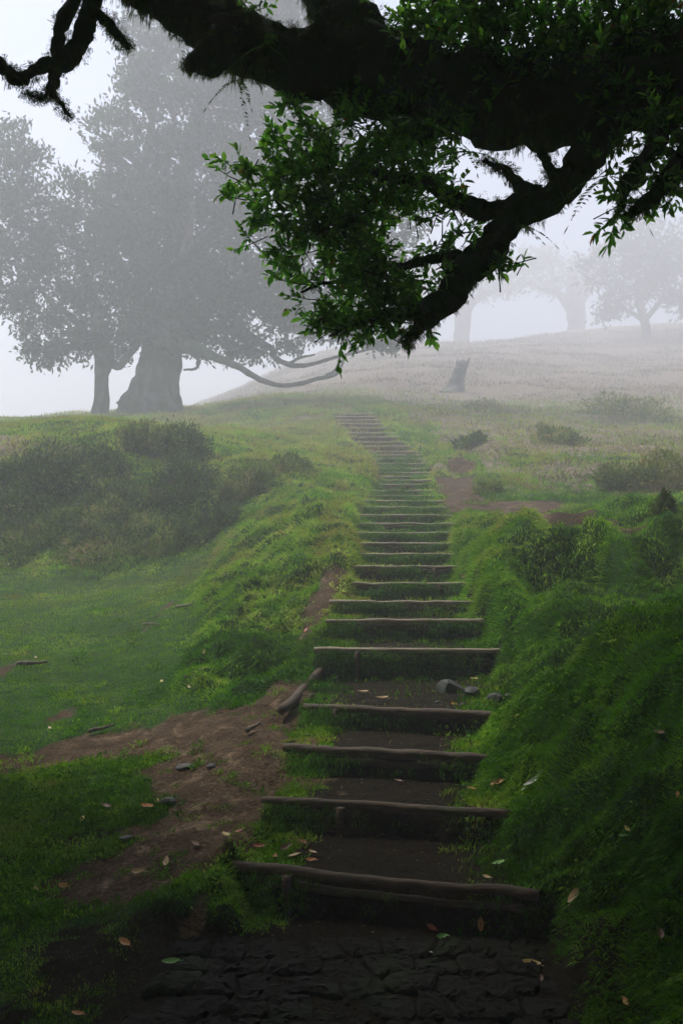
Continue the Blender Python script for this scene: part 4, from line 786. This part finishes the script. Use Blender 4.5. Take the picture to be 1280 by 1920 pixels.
LV = [(1083, 1687, 36, 'tan', 'largest curled tan leaf on the dark moss at the lower right', .2), (902, 1738, 28, 'orange', 'orange-brown leaf standing near the end of the lowest log step', .1), (808, 1744, 22, 'red', 'small red leaf on the dark paving stones', 1),
 (996, 1817, 34, 'yellow', 'pale yellow leaf at the right edge of the paving', 1.3), (235, 1775, 30, 'orange', 'orange-brown leaf alone in the dark lower left corner area', 1.0), (318, 1813, 34, 'green', 'bright green leaf lying left of the paving', 1.4),
 (313, 1623, 26, 'tan', 'upright tan leaf on the mud left of the lowest step', .3), (260, 1642, 28, 'tan', 'tan leaf next to the upright tan leaf, slightly lower and left', 1.7), (277, 1519, 26, 'orange', 'orange leaf beside the dark stone in the mud', 1.4), (296, 1508, 14, 'tan', 'small tan leaf touching the right side of the orange one by the stone', .4),
 (155, 1543, 20, 'yellow', 'single yellowish leaf on the dark grass at the left', .1), (425, 1571, 22, 'yellow', 'yellow leaf near the mossy left edge of the steps', 1.2), (446, 1565, 18, 'red', 'reddish leaf just right of the yellow leaf at the mossy edge', 2), (120, 1668, 22, 'orange', 'orange-brown leaf on the mud at the lower left, right of the yellow one', 1.4),
 (70, 1675, 16, 'yellow', 'small yellow leaf near the left border in the mud', .6), (935, 1470, 26, 'orange', 'pinkish orange leaf on moss beside the white feather', 2.2), (886, 1484, 20, 'orange', 'small orange leaf on the tread left of the feather', 1.5), (933, 1626, 28, 'green', 'curled green leaf on the lowest tread at its right', 2.1),
 (912, 1651, 16, 'tan', 'small tan leaf resting behind the right part of the lowest log', 1), (680, 1303, 22, 'tan', 'pinkish tan leaf on the left half of the earth landing', 1.5), (890, 1277, 20, 'yellow', 'yellow leaf behind the stones at the back of the landing', 1.5), (482, 1592, 24, 'red', 'red leaf above the left end of the lowest log', 1.3),
 (513, 1612, 20, 'orange', 'orange leaf touching the left part of the lowest log', .8), (535, 1598, 24, 'brown', 'curled brown leaf in the leaf litter on the lowest tread', 2.4), (548, 1612, 26, 'tan', 'long tan leaf in the leaf litter on the lowest tread', 2.0), (585, 1604, 16, 'tan', 'small tan leaf at the right of the leaf litter, farther from the log', 1),
 (583, 1620, 20, 'orange', 'orange leaf at the right of the leaf litter, against the log', 1.5), (568, 1586, 16, 'red', 'dark red leaf at the back of the lowest tread', 1), (1180, 1557, 16, 'yellow', 'yellow-green leaf on the mossy mound at the right', 1), (1172, 1573, 16, 'green', 'green leaf on the mound just under the yellow-green one', 1.7),
 (1240, 1762, 28, 'brown', 'dark reddish brown leaf near the lower right border', .2), (1180, 1884, 22, 'orange', 'orange leaf low in the right corner', 1.2), (147, 1912, 26, 'orange', 'orange leaf at the very bottom left', 1.4), (1276, 1500, 18, 'orange', 'orange leaf cut by the right border on the mound', .6),
 (872, 1086, 12, 'red', 'tiny red leaf at the right end of a pale step', 1.4), (200, 1518, 24, 'brown', 'brown leaf on the mud left of the orange leaf', 1), (368, 1588, 22, 'brown', 'brown leaf below the bare dirt hollow', 1), (1016, 1845, 18, 'brown', 'brown leaf just below the pale yellow leaf', .4), (828, 1766, 22, 'green', 'dull green leaf on the paving below the red leaf', 1.8),
 (811, 1794, 14, 'white', 'pale whitish leaf fragment on the paving', 1.5), (95, 1369, 12, 'tan', 'small tan leaf at the lower edge of the meadow', 1), (305, 1281, 12, 'yellow', 'small yellow leaf on the meadow near the stick', 1), (357, 1291, 10, 'tan', 'tiny tan leaf on the meadow close to the dirt path', 1), (386, 1225, 12, 'tan', 'tan leaf on the meadow at the foot of the ridge', .5),
 (68, 1236, 10, 'tan', 'tiny tan leaf on the meadow near the left border', .5), (575, 1186, 16, 'red', 'red leaf in the eroded earth left of the stairs', .5), (565, 1204, 16, 'brown', 'brown leaf in the eroded earth below the red one', .5), (745, 1470, 16, 'brown', 'brown leaf on the tread above the second log', 1), (1240, 1380, 22, 'brown', 'dull brown leaf high on the mossy mound', 1.5),
 (1004, 1402, 12, 'brown', 'tiny brown leaf on moss near the third log', 1.2), (715, 1315, 24, 'tan', 'long tan leaf lying close behind the landing log', 1.57), (850, 1300 + 26, 12, 'orange', 'tiny orange leaf among the pebbles of the landing', .8)]
for l in LV: leaf(l[0], l[1], l[2], l[3], l[4], l[5])
leaf(1006, 1467, 46, 'white', 'white feather standing out on the dark green moss', -.5, 'feather', .22)
# small litter: stuff
a = Acc(); m = 5200; px = rng.uniform(-1.9, 1.9, m); py = rng.uniform(1.7, 7.5, m); s = strip(px, py); dr_ = fields(px, py, 0)[0]
ok = rng.random(m) < np.clip(.04 + s * .6 + dr_ * .5, 0, 1) * .8; px, py = px[ok], py[ok]; p = np.stack([px, py, GH(px, py) + .004], 1)
leaves(a, p, rng.normal(size=p.shape) * np.array([1, 1, .25]), .006 + .02 * rng.random(len(p)) ** 2, .006, rng.random(len(p)) * .6 + .4, .1, 4)
tag(a.build('leaf_litter', M_HEATH), 'crumbled brown leaf litter and twigs scattered over the earth', 'litter', kind='stuff')
def stick(px0, py0, px1, py1, r_, lab, name='stick', mat=None):
    a0, a1 = hit(px0, py0), hit(px1, py1); c = (a0 + a1) / 2; n = 9; k = np.linspace(0, 1, n)[:, None]; q = a0 + (a1 - a0) * k; rr = r_ / F * c[1]
    q[:, 2] = GH(q[:, 0], q[:, 1]) + rr * 1.4; q[:, 2] = q[:, 2] * .5 + np.linspace(q[0, 2], q[-1, 2], n) * .5 + rr * .6
    t = Acc(); tube(t, np.hstack([q - c, rr * (1 - .5 * k)]), 8, .3, 20, 3, 0, rr * .8); o = t.build(name, mat or M_STICK, smooth=True); o.location = c; tag(o, lab, 'stick' if name == 'stick' else 'wood')
stick(345, 1276, 392, 1262, 3, 'pale bent stick on the meadow beside the ridge'); stick(268, 1174, 302, 1175, 2, 'thin pale twig lying flat across the far meadow'); stick(460, 1381, 488, 1368, 5, 'short broken piece of wood at the mossy edge of the dirt', 'wood_chunk')
stick(30, 1254, 90, 1253, 5, 'dark rotten branch flat in the grass at the left'); stick(330, 1142, 368, 1134, 2.5, 'dark thin stick on the meadow below the ridge'); stick(60, 1710, 95, 1690, 3, 'dark twig on the mud in the lower left'); stick(165, 1378, 215, 1368, 4, 'dark fallen branch along the upper edge of the dirt path')
# ------------------------------------------------------------------ mist
import bmesh
bm = bmesh.new(); bmesh.ops.create_cube(bm, size=1)
for v in bm.verts: v.co = Vector((v.co.x * 310, v.co.y * 260 + 78, -8 + (v.co.z + .5) * 54))
me = bpy.data.meshes.new('haze'); bm.to_mesh(me); bm.free(); hz = link(bpy.data.objects.new('haze', me))
m = bpy.data.materials.new('mist'); m.use_nodes = True; t = m.node_tree; t.nodes.clear(); o_ = t.nodes.new('ShaderNodeOutputMaterial'); v_ = t.nodes.new('ShaderNodeVolumePrincipled')
v_.inputs['Color'].default_value = (.955, .955, .995, 1); v_.inputs['Density'].default_value = FOG; v_.inputs['Anisotropy'].default_value = .25; t.links.new(v_.outputs[0], o_.inputs['Volume']); me.materials.append(m)
tag(hz, kind='stuff', label='pale even mist filling the whole hillside', cat='mist')
